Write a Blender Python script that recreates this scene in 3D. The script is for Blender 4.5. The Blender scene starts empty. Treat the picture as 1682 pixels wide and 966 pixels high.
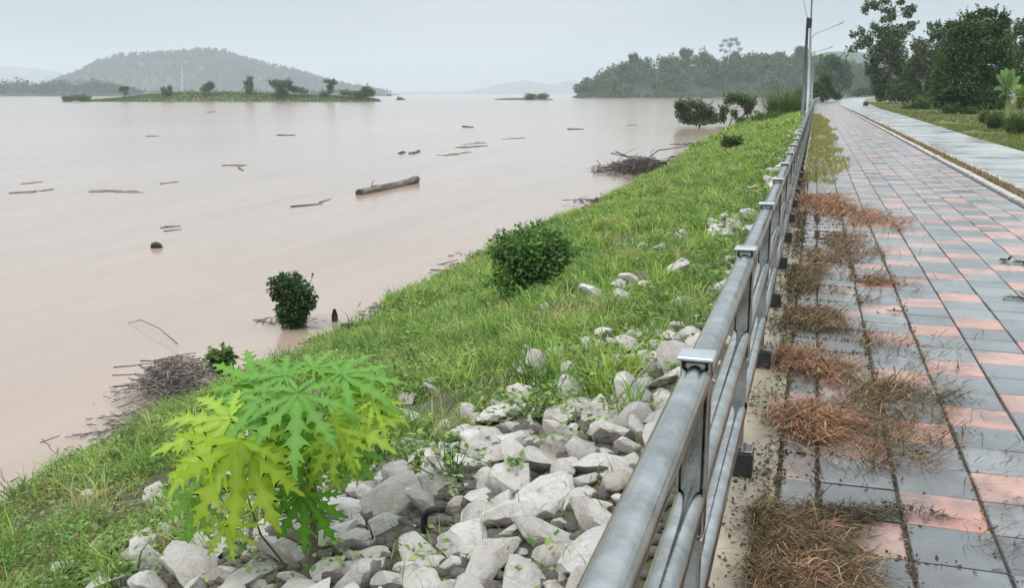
import bpy, bmesh, math, random
import numpy as np
from mathutils import Vector, Matrix

# ------------------------------------------------------------------ camera, sky, sun, exposure
SC = bpy.context.scene
COL = SC.collection
R = math.radians
FPX, PITCH, YAW, EYE = 1555.0, R(11.97), R(17.48), 1.54
cd = bpy.data.cameras.new('camera')
cam = bpy.data.objects.new('camera', cd)
COL.objects.link(cam)
cam.location = (0, 0, EYE)
cam.rotation_euler = (R(90) - PITCH, 0, YAW)
cd.sensor_width = 36
cd.lens = FPX / 1682 * 36
cd.clip_start, cd.clip_end = 0.05, 40000
SC.camera = cam

SUN_EL, SUN_AZ = R(58), R(200)
W = bpy.data.worlds.new('World')
SC.world = W
W.use_nodes = True
nt = W.node_tree
nt.nodes.clear()
N = nt.nodes.new
wo, bg, sky = N('ShaderNodeOutputWorld'), N('ShaderNodeBackground'), N('ShaderNodeTexSky')
sky.sky_type = 'NISHITA'
sky.sun_disc = False
sky.sun_elevation, sky.sun_rotation = SUN_EL, SUN_AZ
sky.air_density, sky.dust_density = 1.0, 4.0
tc, sep = N('ShaderNodeTexCoord'), N('ShaderNodeSeparateXYZ')
nt.links.new(tc.outputs['Generated'], sep.inputs[0])
# overcast dome: brightness rises smoothly from the horizon to the zenith (standard overcast sky)
mr = N('ShaderNodeMapRange')
mr.inputs['From Min'].default_value, mr.inputs['From Max'].default_value = 0.0, 1.0
mr.inputs['To Min'].default_value, mr.inputs['To Max'].default_value = 0.70, 3.5
nt.links.new(sep.outputs['Z'], mr.inputs['Value'])
mp, nz = N('ShaderNodeMapping'), N('ShaderNodeTexNoise')
mp.inputs['Scale'].default_value = (1.0, 1.0, 3.2)
nt.links.new(tc.outputs['Generated'], mp.inputs[0])
nt.links.new(mp.outputs[0], nz.inputs['Vector'])
nz.inputs['Scale'].default_value, nz.inputs['Detail'].default_value, nz.inputs['Roughness'].default_value = 2.6, 5, 0.5
cr = N('ShaderNodeValToRGB')
cr.color_ramp.elements[0].position, cr.color_ramp.elements[0].color = 0.34, (0.57, 0.655, 0.715, 1)
cr.color_ramp.elements[1].position, cr.color_ramp.elements[1].color = 0.62, (0.755, 0.83, 0.88, 1)
nt.links.new(nz.outputs['Fac'], cr.inputs[0])
sc_ = N('ShaderNodeVectorMath')
sc_.operation = 'SCALE'
nt.links.new(cr.outputs[0], sc_.inputs[0])
nt.links.new(mr.outputs[0], sc_.inputs['Scale'])
s8 = N('ShaderNodeVectorMath')
s8.operation = 'SCALE'
s8.inputs['Scale'].default_value = 8.3
nt.links.new(sc_.outputs[0], s8.inputs[0])
mx = N('ShaderNodeMix')
mx.data_type = 'RGBA'
mx.inputs['Factor'].default_value = 0.93
nt.links.new(sky.outputs[0], mx.inputs['A'])
nt.links.new(s8.outputs[0], mx.inputs['B'])
nt.links.new(mx.outputs['Result'], bg.inputs['Color'])
bg.inputs['Strength'].default_value = 0.1
nt.links.new(bg.outputs[0], wo.inputs[0])

sl = bpy.data.lights.new('sun', 'SUN')
sl.energy, sl.angle, sl.color = 1.2, R(22), (1.0, 0.95, 0.87)
sun = bpy.data.objects.new('sun', sl)
COL.objects.link(sun)
sun.rotation_euler = (R(90) - SUN_EL, 0, -SUN_AZ + R(180))

SC.view_settings.view_transform = 'Standard'
SC.view_settings.look = 'None'
SC.view_settings.exposure = 0.06
SC.view_settings.gamma = 1
SC.render.engine = 'CYCLES'
SC.cycles.use_denoising = True
SC.cycles.max_bounces = 6
SC.cycles.volume_bounces = 1
SC.cycles.transparent_max_bounces = 4

rng = np.random.default_rng(11)
random.seed(11)
CY, SY, CP, SP = math.cos(YAW), math.sin(YAW), math.cos(PITCH), math.sin(PITCH)
RIGHT, FWD, UP = np.array([CY, SY, 0]), np.array([-SY, CY, 0]), np.array([0, 0, 1.0])
WATER = -2.0

# ------------------------------------------------------------------ layout helpers (photograph pixel -> point in the place)
def ray(u, v):
    a, b = (u - 841) / FPX, (v - 483) / FPX
    F, D = CP - b * SP, SP + b * CP
    return RIGHT * a + FWD * F - UP * D

def at(u, v, Y):
    d = ray(u, v)
    return np.array([0, 0, EYE]) + d * (Y / (d @ FWD))

def flat(u, v, z=0.0):
    d = ray(u, v)
    return np.array([0, 0, EYE]) + d * ((z - EYE) / d[2])

def project(P):
    P = np.asarray(P, float).reshape(-1, 3) - np.array([0, 0, EYE])
    a, F0, z = P @ RIGHT, P @ FWD, P[:, 2]
    F, D = F0 * CP - z * SP, -(F0 * SP + z * CP)
    Fs = np.where(F > .05, F, .05)
    return np.where(F > .05, 841 + FPX * a / Fs, -9999), np.where(F > .05, 483 + FPX * D / Fs, -9999), F

def hashn(i, j, k=0):
    n = (i * 374761393 + j * 668265263 + k * 974634777) & 0x7fffffff
    n = ((n ^ (n >> 13)) * 1274126177) & 0x7fffffff
    return ((n ^ (n >> 16)) & 0xffff) / 65535.0

def vnoise(x, y, k=0):
    x, y = np.asarray(x, float), np.asarray(y, float)
    i, j = np.floor(x).astype(np.int64), np.floor(y).astype(np.int64)
    fx, fy = x - i, y - j
    fx, fy = fx * fx * (3 - 2 * fx), fy * fy * (3 - 2 * fy)
    a, b, c, d = hashn(i, j, k), hashn(i + 1, j, k), hashn(i, j + 1, k), hashn(i + 1, j + 1, k)
    return (a * (1 - fx) + b * fx) * (1 - fy) + (c * (1 - fx) + d * fx) * fy

def fbm(x, y, k=0, o=3):
    s, a, t = 0, 1.0, 0
    for q in range(o):
        s = s + a * vnoise(np.asarray(x) * 2 ** q, np.asarray(y) * 2 ** q, k + q * 7)
        t += a
        a *= .5
    return s / t

def xoff(y):
    return np.maximum(0, np.asarray(y, float) - 110) ** 2 / 8000

SH_Y = [-20, 5, 8, 13.6, 21, 31, 59, 126, 400]
SH_D = [6.4, 6.42, 6.8, 6.57, 6.93, 6.45, 7.3, 8.8, 9.0]
def bank_z(x, y):
    x, y = np.asarray(x, float), np.asarray(y, float)
    d = xoff(y) - x
    sh = np.interp(y, SH_Y, SH_D) + (fbm(y * .35, y * 0 + 3, 5) - .5) * .7
    z = -.10 - np.maximum(d - .45, 0) * (1.9 / (sh - .45))
    z = z + (fbm(x * .9, y * .9, 2) - .5) * .16 * np.clip(d - .5, 0, 1)
    z = np.where(d > sh + 1.0, np.maximum(z, -3.4), z)
    return z

def on_bank(u, v):
    d = ray(u, v)
    t = np.linspace(.6, 330, 60000)
    P = np.array([0, 0, EYE]) + d * t[:, None]
    h = P[:, 2] <= np.maximum(bank_z(P[:, 0], P[:, 1]), WATER)
    return P[np.argmax(h)]

# ------------------------------------------------------------------ object helpers
def tag(o, label=None, cat=None, group=None, kind=None):
    if label: o['label'] = label
    if cat: o['category'] = cat
    if group: o['group'] = group
    if kind: o['kind'] = kind
    return o

def empty(name, loc=(0, 0, 0), label=None, cat=None, group=None, kind=None):
    o = bpy.data.objects.new(name, None)
    o.empty_display_size = .2
    COL.objects.link(o)
    o.location = [float(c) for c in loc]
    return tag(o, label, cat, group, kind)

class Geo:
    def __init__(s):
        s.V, s.F, s.C, s.M, s.n = [], [], [], [], 0
    def add(s, V, F, col=(1, 1, 1), mi=0):
        V = np.asarray(V, float).reshape(-1, 3)
        for f in (F if isinstance(F, (list, tuple)) and len(F) and isinstance(F[0], np.ndarray) and F[0].ndim == 2 else [np.asarray(F)]):
            s.F.append(f.astype(np.int32) + s.n)
            s.M.append(np.full(len(f), mi, np.int32))
        c = np.asarray(col, float)
        s.C.append(np.tile(c, (len(V), 1)) if c.ndim == 1 else c)
        s.V.append(V)
        s.n += len(V)
        return s
    def mesh(s, name, mats, smooth=False, origin=(0, 0, 0)):
        me = bpy.data.meshes.new(name)
        V = np.concatenate(s.V) - np.asarray(origin, float)
        C = np.concatenate(s.C)
        me.vertices.add(len(V))
        me.vertices.foreach_set('co', V.astype(np.float32).ravel())
        lv = np.concatenate([f.ravel() for f in s.F])
        lt = np.concatenate([np.full(len(f), f.shape[1], np.int32) for f in s.F])
        ls = np.concatenate([[0], np.cumsum(lt)[:-1]]).astype(np.int32)
        me.loops.add(len(lv))
        me.loops.foreach_set('vertex_index', lv)
        me.polygons.add(len(lt))
        me.polygons.foreach_set('loop_start', ls)
        me.polygons.foreach_set('loop_total', lt)
        me.polygons.foreach_set('material_index', np.concatenate(s.M))
        me.polygons.foreach_set('use_smooth', np.full(len(lt), smooth))
        a = me.attributes.new('col', 'FLOAT_COLOR', 'POINT')
        a.data.foreach_set('color', np.c_[C, np.ones(len(C))].astype(np.float32).ravel())
        for m in (mats if isinstance(mats, list) else [mats]): me.materials.append(m)
        me.update(calc_edges=True)
        return me
    def obj(s, name, mats, parent=None, smooth=False, origin=(0, 0, 0), kind=None):
        o = bpy.data.objects.new(name, s.mesh(name, mats, smooth, origin))
        COL.objects.link(o)
        if parent is not None: o.parent = parent
        else: o.location = [float(c) for c in origin]
        if kind: o['kind'] = kind
        return o

def inst(name, me, parent, loc=(0, 0, 0), rot=None, scale=None):
    o = bpy.data.objects.new(name, me)
    COL.objects.link(o)
    o.parent = parent
    o.location = [float(c) for c in loc]
    if rot is not None: o.rotation_euler = rot
    if scale is not None: o.scale = scale
    return o

def tube(pts, rad, seg=6, cap=True):
    pts = np.asarray(pts, float)
    n = len(pts)
    rad = np.full(n, rad) if np.isscalar(rad) else np.asarray(rad, float)
    T = np.gradient(pts, axis=0)
    T /= np.linalg.norm(T, axis=1)[:, None] + 1e-9
    ref = np.array([0, 0, 1.0]) if abs(T.mean(0)[2]) < .8 else np.array([1.0, 0, 0])
    A = np.cross(T, ref)
    A /= np.linalg.norm(A, axis=1)[:, None] + 1e-9
    B = np.cross(A, T)
    th = np.arange(seg) * 2 * np.pi / seg
    V = pts[:, None] + rad[:, None, None] * (np.cos(th)[None, :, None] * A[:, None] + np.sin(th)[None, :, None] * B[:, None])
    i = np.arange(n - 1)[:, None] * seg
    j = np.arange(seg)[None]
    k = (j + 1) % seg
    F = np.stack([i + j, i + k, i + seg + k, i + seg + j], -1).reshape(-1, 4)
    Fs = [F]
    if cap: Fs += [np.arange(seg)[None], (np.arange(seg)[::-1] + (n - 1) * seg)[None]]
    return V.reshape(-1, 3), Fs

def box(lo, hi, bev=0.0):
    lo, hi = np.asarray(lo, float), np.asarray(hi, float)
    b = min(bev, (hi - lo).min() * .45)
    if b <= 0:
        V = np.array([[x, y, z] for z in (lo[2], hi[2]) for x, y in ((lo[0], lo[1]), (hi[0], lo[1]), (hi[0], hi[1]), (lo[0], hi[1]))])
        F = np.array([[3, 2, 1, 0], [4, 5, 6, 7], [0, 1, 5, 4], [1, 2, 6, 5], [2, 3, 7, 6], [3, 0, 4, 7]])
        return V, [F]
    def ring(i, z, c):
        x0, y0, x1, y1 = lo[0] + i, lo[1] + i, hi[0] - i, hi[1] - i
        return [[x0 + c, y0, z], [x1 - c, y0, z], [x1, y0 + c, z], [x1, y1 - c, z], [x1 - c, y1, z], [x0 + c, y1, z], [x0, y1 - c, z], [x0, y0 + c, z]]
    V = np.array(ring(b, lo[2], b * .5) + ring(0, lo[2] + b, b) + ring(0, hi[2] - b, b) + ring(b, hi[2], b * .5))
    j = np.arange(8)
    k = (j + 1) % 8
    F = np.concatenate([np.stack([r * 8 + j, r * 8 + k, r * 8 + 8 + k, r * 8 + 8 + j], -1) for r in range(3)])
    return V, [F, j[::-1][None], (j + 24)[None]]

def strip(ys, xa, xb, z):
    ys = np.asarray(ys, float)
    n = len(ys)
    xa, xb = np.broadcast_to(xa, n), np.broadcast_to(xb, n)
    V = np.concatenate([np.c_[xa, ys, np.full(n, z)], np.c_[xb, ys, np.full(n, z)]])
    i = np.arange(n - 1)
    return V, [np.stack([i, n + i, n + i + 1, i + 1], -1)]

def sweep(ys, prof_x, prof_z, xf):
    """a constant section (x,z) swept along y, shifted sideways by xf(y)"""
    ys = np.asarray(ys, float)
    px, pz = np.asarray(prof_x, float), np.asarray(prof_z, float)
    m, n = len(px), len(ys)
    V = np.stack([px[None] + xf(ys)[:, None], np.broadcast_to(ys[:, None], (n, m)), np.broadcast_to(pz[None], (n, m))], -1).reshape(-1, 3)
    i = np.arange(n - 1)[:, None] * m
    j = np.arange(m)[None]
    k = (j + 1) % m
    F = np.stack([i + j, i + m + j, i + m + k, i + k], -1).reshape(-1, 4)
    return V, [F, np.arange(m)[None], (np.arange(m)[::-1] + (n - 1) * m)[None]]

def blades(P, h, w, az, lean, col, droop=1.0):
    P = np.asarray(P, float)
    n = len(P)
    D = np.c_[np.cos(az), np.sin(az), np.zeros(n)]
    fz = rng.uniform(0, 2 * np.pi, n)
    S = np.c_[np.cos(fz), np.sin(fz), np.zeros(n)] * np.asarray(w)[:, None]
    l, h = np.asarray(lean)[:, None], np.asarray(h)[:, None]
    m = P + D * h * l * .42 + UP * h * np.where(l < 1, .58 - .12 * l, np.maximum(.46 - .62 * (l - 1), .05))
    t = P + D * h * l * 1.05 + UP * h * (1 - .5 * l * droop)
    V = np.stack([P - S, P + S, m + S * .75, m - S * .75, t], 1).reshape(-1, 3)
    b = np.arange(n)[:, None] * 5
    C = np.repeat(np.asarray(col, float), 5, axis=0)
    return V, [b + np.array([[0, 1, 2, 3]]), b + np.array([[3, 2, 4]])], C

def cards(P, D, Nn, L, Wd, col, fold=.25):
    """pointed leaves: base, two edge points, tip; folded along the midrib"""
    n = len(P)
    D = D / (np.linalg.norm(D, axis=1)[:, None] + 1e-9)
    S = np.cross(D, Nn)
    S /= np.linalg.norm(S, axis=1)[:, None] + 1e-9
    U = np.cross(S, D)
    L, Wd = np.asarray(L)[:, None], np.asarray(Wd)[:, None]
    mid = P + D * L * .45
    V = np.stack([P, mid + S * Wd + U * Wd * fold, P + D * L, mid - S * Wd + U * Wd * fold], 1).reshape(-1, 3)
    b = np.arange(n)[:, None] * 4
    return V, [b + np.array([[0, 1, 2]]), b + np.array([[0, 2, 3]])], np.repeat(np.asarray(col, float), 4, axis=0)

def pick(pal, n, var=.18, k=None):
    pal = np.asarray(pal, float)
    i = rng.integers(0, len(pal), n) if k is None else np.clip((k * len(pal)).astype(int), 0, len(pal) - 1)
    return np.clip(pal[i] * (1 + rng.normal(0, var, (n, 1))), .004, .9)

def rdir(n):
    d = rng.normal(size=(n, 3))
    return d / np.linalg.norm(d, axis=1)[:, None]

def leaf_blob(c, r, n, L, pal, ar=.38, shell=.45, droop=.3):
    """n leaves spread through an ellipsoid"""
    d = rdir(n)
    rad = rng.uniform(0, 1, n) ** shell
    rad *= .75 + .35 * vnoise(d[:, 0] * 2.3 + c[0], d[:, 1] * 2.3 + d[:, 2] * 2 + c[1], 3)
    P = np.asarray(c) + d * rad[:, None] * np.asarray(r)
    out = d * .7 + rdir(n) * .8 - UP * droop
    nrm = UP * .8 + d * .5 + rdir(n) * .6
    Ls = L * rng.uniform(.6, 1.35, n)
    return cards(P, out, nrm, Ls, Ls * ar, pick(pal, n))

# ------------------------------------------------------------------ materials
def mat(name):
    m = bpy.data.materials.new(name)
    m.use_nodes = True
    t = m.node_tree
    return m, t, t.nodes['Principled BSDF']

def node(t, typ, **k):
    n = t.nodes.new(typ)
    for a, b in k.items():
        if a in n.inputs: n.inputs[a].default_value = b
        else: setattr(n, a, b)
    return n

def noise(t, scale, detail=4, rough=.55, vec=None, stretch=None):
    n = node(t, 'ShaderNodeTexNoise', Scale=scale, Detail=detail, Roughness=rough)
    if vec is None: vec = t.nodes.new('ShaderNodeNewGeometry').outputs['Position']
    if stretch:
        mpn = node(t, 'ShaderNodeMapping')
        mpn.inputs['Scale'].default_value = stretch
        t.links.new(vec, mpn.inputs[0])
        vec = mpn.outputs[0]
    t.links.new(vec, n.inputs['Vector'])
    return n.outputs['Fac']

def ramp(t, fac, stops):
    r = node(t, 'ShaderNodeValToRGB')
    e = r.color_ramp.elements
    while len(e) < len(stops): e.new(.5)
    for q, (p, c) in zip(e, stops):
        q.position = p
        q.color = (*c, 1) if not np.isscalar(c) else (c, c, c, 1)
    t.links.new(fac, r.inputs[0])
    return r.outputs[0]

def mixc(t, fac, a, b, blend='MIX'):
    m = node(t, 'ShaderNodeMix', data_type='RGBA', blend_type=blend)
    for s, v in (('Factor', fac), ('A', a), ('B', b)):
        if hasattr(v, 'links'): t.links.new(v, m.inputs[s])
        elif s == 'Factor': m.inputs[s].default_value = v
        else: m.inputs[s].default_value = (*v, 1)
    return m.outputs['Result']

def bump(t, p, h, strength=.4, dist=.02):
    b = node(t, 'ShaderNodeBump', Strength=strength, Distance=dist)
    t.links.new(h, b.inputs['Height'])
    t.links.new(b.outputs[0], p.inputs['Normal'])

def simple(name, col, rough=.6, metal=0, var=.25, scale=8, bmp=.2, spec=.5):
    m, t, p = mat(name)
    n = noise(t, scale, 6)
    c = np.array(col)
    t.links.new(ramp(t, n, [(.3, tuple(c * (1 - var))), (.7, tuple(np.minimum(c * (1 + var), 1)))]), p.inputs['Base Color'])
    p.inputs['Roughness'].default_value = rough
    p.inputs['Metallic'].default_value = metal
    p.inputs['Specular IOR Level'].default_value = spec
    if bmp: bump(t, p, noise(t, scale * 5, 5), bmp, .01)
    return m

def foliage(name, trans=.35, rough=.5, spec=.35):
    m, t, p = mat(name)
    a = node(t, 'ShaderNodeAttribute', attribute_name='col')
    t.links.new(a.outputs['Color'], p.inputs['Base Color'])
    p.inputs['Roughness'].default_value = rough
    p.inputs['Specular IOR Level'].default_value = spec
    tr = node(t, 'ShaderNodeBsdfTranslucent')
    t.links.new(mixc(t, 1.0, a.outputs['Color'], (1.25, 1.2, .6), 'MULTIPLY'), tr.inputs['Color'])
    mxs = node(t, 'ShaderNodeMixShader')
    mxs.inputs[0].default_value = trans
    t.links.new(p.outputs[0], mxs.inputs[1])
    t.links.new(tr.outputs[0], mxs.inputs[2])
    t.links.new(mxs.outputs[0], t.nodes['Material Output'].inputs['Surface'])
    return m

M_LEAF = foliage('leaf_green', .45)
M_GRASS = foliage('grass_blade', .3, .5, .3)
M_PAPAYA = foliage('papaya_leaf', .4, .5, .14)
M_DRY = foliage('dry_stalk', .12, .7, .2)
M_WOOD, t_, p_ = mat('wet_wood')
a_ = node(t_, 'ShaderNodeAttribute', attribute_name='col')
t_.links.new(mixc(t_, noise(t_, 30, 5), a_.outputs['Color'], (.5, .45, .4), 'MULTIPLY'), p_.inputs['Base Color'])
p_.inputs['Roughness'].default_value = .55
bump(t_, p_, noise(t_, 40, 5), .5, .02)
M_BARK = simple('bark', (.24, .20, .16), .8, var=.45, scale=6, bmp=.6)

def stone_mat():
    m, t, p = mat('limestone')
    oi = node(t, 'ShaderNodeObjectInfo')
    g = node(t, 'ShaderNodeNewGeometry')
    rr = node(t, 'ShaderNodeMath', operation='ADD')
    t.links.new(oi.outputs['Random'], rr.inputs[0])
    t.links.new(g.outputs['Random Per Island'], rr.inputs[1])
    fr = node(t, 'ShaderNodeMath', operation='FRACT')
    t.links.new(rr.outputs[0], fr.inputs[0])
    base = ramp(t, fr.outputs[0], [(0, (.38, .355, .33)), (.3, (.62, .585, .55)), (.55, (.45, .40, .365)), (.75, (.66, .63, .60)), (1, (.58, .51, .465))])
    st = ramp(t, noise(t, 6, 8, .7), [(.28, (.34, .29, .24)), (.41, (.92, .90, .87)), (.7, (1.12, 1.12, 1.12))])
    c = mixc(t, 1.0, base, st, 'MULTIPLY')
    vein = ramp(t, noise(t, 9, 5, .6), [(.47, (1, 1, 1)), (.5, (.6, .52, .45)), (.53, (1, 1, 1))])
    c = mixc(t, .5, c, vein, 'MULTIPLY')
    t.links.new(c, p.inputs['Base Color'])
    p.inputs['Roughness'].default_value = .62
    bump(t, p, noise(t, 11, 10, .72), .8, .05)
    return m
M_STONE = stone_mat()

def soil_mat(name, a, b, c, s=1.2):
    m, t, p = mat(name)
    n1, n2 = noise(t, s, 5, .6), noise(t, s * 18, 5, .65)
    t.links.new(mixc(t, .55, ramp(t, n1, [(.35, a), (.5, b), (.65, c)]), ramp(t, n2, [(.3, a), (.7, c)])), p.inputs['Base Color'])
    p.inputs['Roughness'].default_value = .8
    bump(t, p, n2, .7, .04)
    return m
M_MUDST = soil_mat('muddy_pebbles', (.10, .085, .065), (.17, .15, .12), (.26, .235, .20), 9)
M_BANK = soil_mat('bank_soil', (.055, .045, .03), (.075, .07, .035), (.10, .11, .045))
M_VERGE = soil_mat('verge_soil', (.15, .13, .07), (.15, .18, .07), (.21, .22, .09), .4)
M_HILL = soil_mat('wooded_slope', (.022, .042, .022), (.028, .05, .024), (.035, .06, .027), .02)

def tile_mat(name, c0, c1, c2):
    m, t, p = mat(name)
    oi = node(t, 'ShaderNodeObjectInfo')
    g = node(t, 'ShaderNodeNewGeometry')
    rr = node(t, 'ShaderNodeMath', operation='ADD')
    t.links.new(oi.outputs['Random'], rr.inputs[0])
    t.links.new(g.outputs['Random Per Island'], rr.inputs[1])
    fr = node(t, 'ShaderNodeMath', operation='FRACT')
    t.links.new(rr.outputs[0], fr.inputs[0])
    base = ramp(t, fr.outputs[0], [(0, c0), (.5, c1), (1, c2)])
    blot = ramp(t, noise(t, 7, 6, .6), [(.3, (.70, .70, .69)), (.62, (1.08, 1.08, 1.08))])
    c = mixc(t, 1.0, base, blot, 'MULTIPLY')
    # grime and algae stains, heavier along the railing side where leaf litter collects
    sx = node(t, 'ShaderNodeSeparateXYZ')
    t.links.new(g.outputs['Position'], sx.inputs[0])
    side = node(t, 'ShaderNodeMapRange')
    for q, v_ in (('From Min', 0.0), ('From Max', 1.3), ('To Min', .17), ('To Max', -.04)): side.inputs[q].default_value = v_
    t.links.new(sx.outputs['X'], side.inputs['Value'])
    ad = node(t, 'ShaderNodeMath', operation='ADD')
    t.links.new(noise(t, 2.3, 8, .68), ad.inputs[0])
    t.links.new(side.outputs[0], ad.inputs[1])
    grime = ramp(t, ad.outputs[0], [(.50, 0.0), (.70, .9)])
    c = mixc(t, grime, c, (.06, .043, .028))
    t.links.new(c, p.inputs['Base Color'])
    w0 = node(t, 'ShaderNodeMath', operation='MULTIPLY_ADD')       # every paver holds its own amount of water
    t.links.new(fr.outputs[0], w0.inputs[0])
    w0.inputs[1].default_value = .16
    t.links.new(noise(t, 1.3, 4, .55), w0.inputs[2])
    w1 = node(t, 'ShaderNodeMath', operation='SUBTRACT')
    t.links.new(w0.outputs[0], w1.inputs[0])
    w1.inputs[1].default_value = .08
    wet = w1.outputs[0]
    ro = ramp(t, wet, [(.36, .18), (.60, .40)])
    t.links.new(ro, p.inputs['Roughness'])
    p.inputs['IOR'].default_value = 1.45
    p.inputs['Coat Weight'].default_value = 1.0
    p.inputs['Coat IOR'].default_value = 1.75
    p.inputs['Specular IOR Level'].default_value = .2
    t.links.new(ramp(t, wet, [(.36, .20), (.66, .40)]), p.inputs['Coat Roughness'])
    bump(t, p, noise(t, 60, 5, .6), .12, .004)
    return m
M_PINK = tile_mat('pink_paver', (.46, .17, .105), (.55, .23, .155), (.46, .27, .21))
M_GREY = tile_mat('grey_paver', (.07, .076, .076), (.13, .136, .134), (.225, .226, .215))
M_MORTAR = simple('joint_dirt', (.055, .05, .04), .8, var=.4, scale=20)
M_CONC = simple('concrete', (.34, .28, .20), .6, var=.28, scale=3, bmp=.25)
M_KERB = simple('kerb_concrete', (.46, .41, .38), .5, var=.42, scale=2.8, bmp=.3)

def road_mat():
    m, t, p = mat('wet_concrete_road')
    c = ramp(t, noise(t, .9, 7, .6), [(.3, (.33, .33, .315)), (.7, (.46, .455, .43))])
    c = mixc(t, .4, c, ramp(t, noise(t, 14, 6, .65), [(.3, (.7, .7, .7)), (.7, (1, 1, 1))]), 'MULTIPLY')
    t.links.new(c, p.inputs['Base Color'])
    t.links.new(ramp(t, noise(t, .5, 3), [(.4, .16), (.65, .42)]), p.inputs['Roughness'])
    bump(t, p, noise(t, 45, 5), .15, .006)
    return m
M_ROAD = road_mat()

def steel_mat():
    m, t, p = mat('brushed_steel')
    g = t.nodes.new('ShaderNodeTexCoord').outputs['Object']
    c = ramp(t, noise(t, 9, 6, .6, g), [(.28, (.24, .24, .23)), (.5, (.40, .405, .39)), (.72, (.58, .58, .565))])
    spk = ramp(t, noise(t, 150, 2, .5, g), [(.69, 0.0), (.74, 1.0)])
    c = mixc(t, spk, c, (.6, .6, .58))
    t.links.new(c, p.inputs['Base Color'])
    p.inputs['Metallic'].default_value = 1.0
    t.links.new(ramp(t, noise(t, 7, 6, .65, g, (1, .25, 1)), [(.35, .08), (.7, .26)]), p.inputs['Roughness'])
    bump(t, p, noise(t, 120, 3, .5, g), .12, .003)
    return m
M_STEEL = steel_mat()
M_CAP = simple('cap_steel', (.46, .475, .48), .4, .6, var=.12, scale=30, bmp=.1)
M_FOOT = simple('dark_footing', (.022, .022, .024), .38, var=.4, scale=25, bmp=.3)
M_POLE = simple('pole_metal', (.11, .115, .12), .5, .4, var=.2, scale=5, bmp=0)
M_POLEL = simple('galvanised_pole', (.36, .38, .39), .5, .5, var=.15, scale=5, bmp=0)
M_BLACK = simple('black_plastic', (.015, .015, .016), .4, var=.3, scale=20, bmp=.1)
M_WHITE = simple('weathered_white', (.62, .62, .6), .6, var=.15, scale=3, bmp=0)

def water_mat():
    m, t, p = mat('muddy_water')
    c = ramp(t, noise(t, .05, 4, .6, stretch=(1, .35, 1)), [(.35, (.36, .262, .20)), (.65, (.40, .298, .235))])
    c = mixc(t, 1.0, c, ramp(t, noise(t, .55, 5, .6, stretch=(1, .10, 1)), [(.36, (.93, .93, .93)), (.64, (1.05, 1.05, 1.05))]), 'MULTIPLY')
    t.links.new(c, p.inputs['Base Color'])
    p.inputs['Roughness'].default_value = .15
    p.inputs['IOR'].default_value = 1.36
    n1 = noise(t, 1.3, 4, .5, stretch=(1, .6, 1))
    n2 = noise(t, .22, 3, .5, stretch=(1, .5, 1))
    ad = node(t, 'ShaderNodeMath', operation='MULTIPLY_ADD')
    t.links.new(n2, ad.inputs[0])
    ad.inputs[1].default_value = 2.2
    t.links.new(n1, ad.inputs[2])
    bump(t, p, ad.outputs[0], .20, .06)
    return m
M_WATER = water_mat()

# ------------------------------------------------------------------ the setting
YS = np.concatenate([np.arange(-12, 130, 2.0), np.arange(130, 420, 6.0), np.arange(420, 901, 40.0)])
g = Geo().add([[-7900, -7900, WATER], [7900, -7900, WATER], [7900, 7900, WATER], [-7900, 7900, WATER]], np.array([[0, 1, 2, 3]]))
tag(g.obj('water', M_WATER), 'wide muddy brown flooded river', None, None, 'structure')
g = Geo().add([[-7950, -7950, -3.6], [7950, -7950, -3.6], [7950, 7950, -3.6], [-7950, 7950, -3.6]], np.array([[0, 1, 2, 3]]))
tag(g.obj('riverbed', M_BANK), 'river bed under the brown water', None, None, 'structure')
V, F = strip(YS, xoff(YS) - .42, np.full(len(YS), 3500.0), -.07)
tag(Geo().add(V, F).obj('ground', M_VERGE), 'flat grassy land beside the path', None, None, 'structure')

# river bank
def bank_grid(y0, y1, dy, nd, dmax=13.0):
    ys = np.arange(y0, y1 + dy * .5, dy)
    ds = .40 + (dmax - .40) * np.linspace(0, 1, nd)
    Dg, Yg = np.meshgrid(ds, ys)
    X = xoff(Yg) - Dg
    Z = bank_z(X, Yg)
    i = np.arange(len(ys) - 1)[:, None] * nd
    j = np.arange(nd - 1)[None]
    return np.stack([X, Yg, Z], -1).reshape(-1, 3), [np.stack([i + j, i + nd + j, i + nd + j + 1, i + j + 1], -1).reshape(-1, 4)[:, ::-1]]
g = Geo()
g.add(*bank_grid(-8, 30, .2, 90))
g.add(*bank_grid(30, 140, 1.0, 40))
g.add(*bank_grid(140, 420, 5.0, 14))
bank = tag(g.obj('river_bank', M_BANK, smooth=True), 'sloping grassy river bank with riprap stones below the railing', None, None, 'structure')

# walkway: bed, pavers, kerbs
tc0, tp = 0.10, 0.30               # left edge of column 0, paver pitch
walk = tag(Geo().add(*strip(YS, xoff(YS) - .07, xoff(YS) + 2.86, -.014)).obj('walkway', M_MORTAR), 'riverside walkway paved with pink and grey square tiles', None, None, 'structure')
def paver_mesh(w, name, m):
    V, F = box((-w / 2, -.1445, -.03), (w / 2, .1445, 0), .005)
    return Geo().add(V, F).mesh(name, m)
PAV = {(k, c): paver_mesh(.139 if k else .289, 'tile', [M_GREY, M_PINK][c]) for k in (0, 1) for c in (0, 1)}
cells = []
for r in range(-8, 410):
    for c in range(-1, 9):
        y = 3.2 + (r + .5) * tp
        x = tc0 + (c + .5) * tp if c >= 0 else tc0 - .075
        cells.append((x + float(xoff(y)), y, 1 if c < 0 else 0, 1 if (r - c) % 3 == 0 else 0))
cells = np.array(cells)
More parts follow.
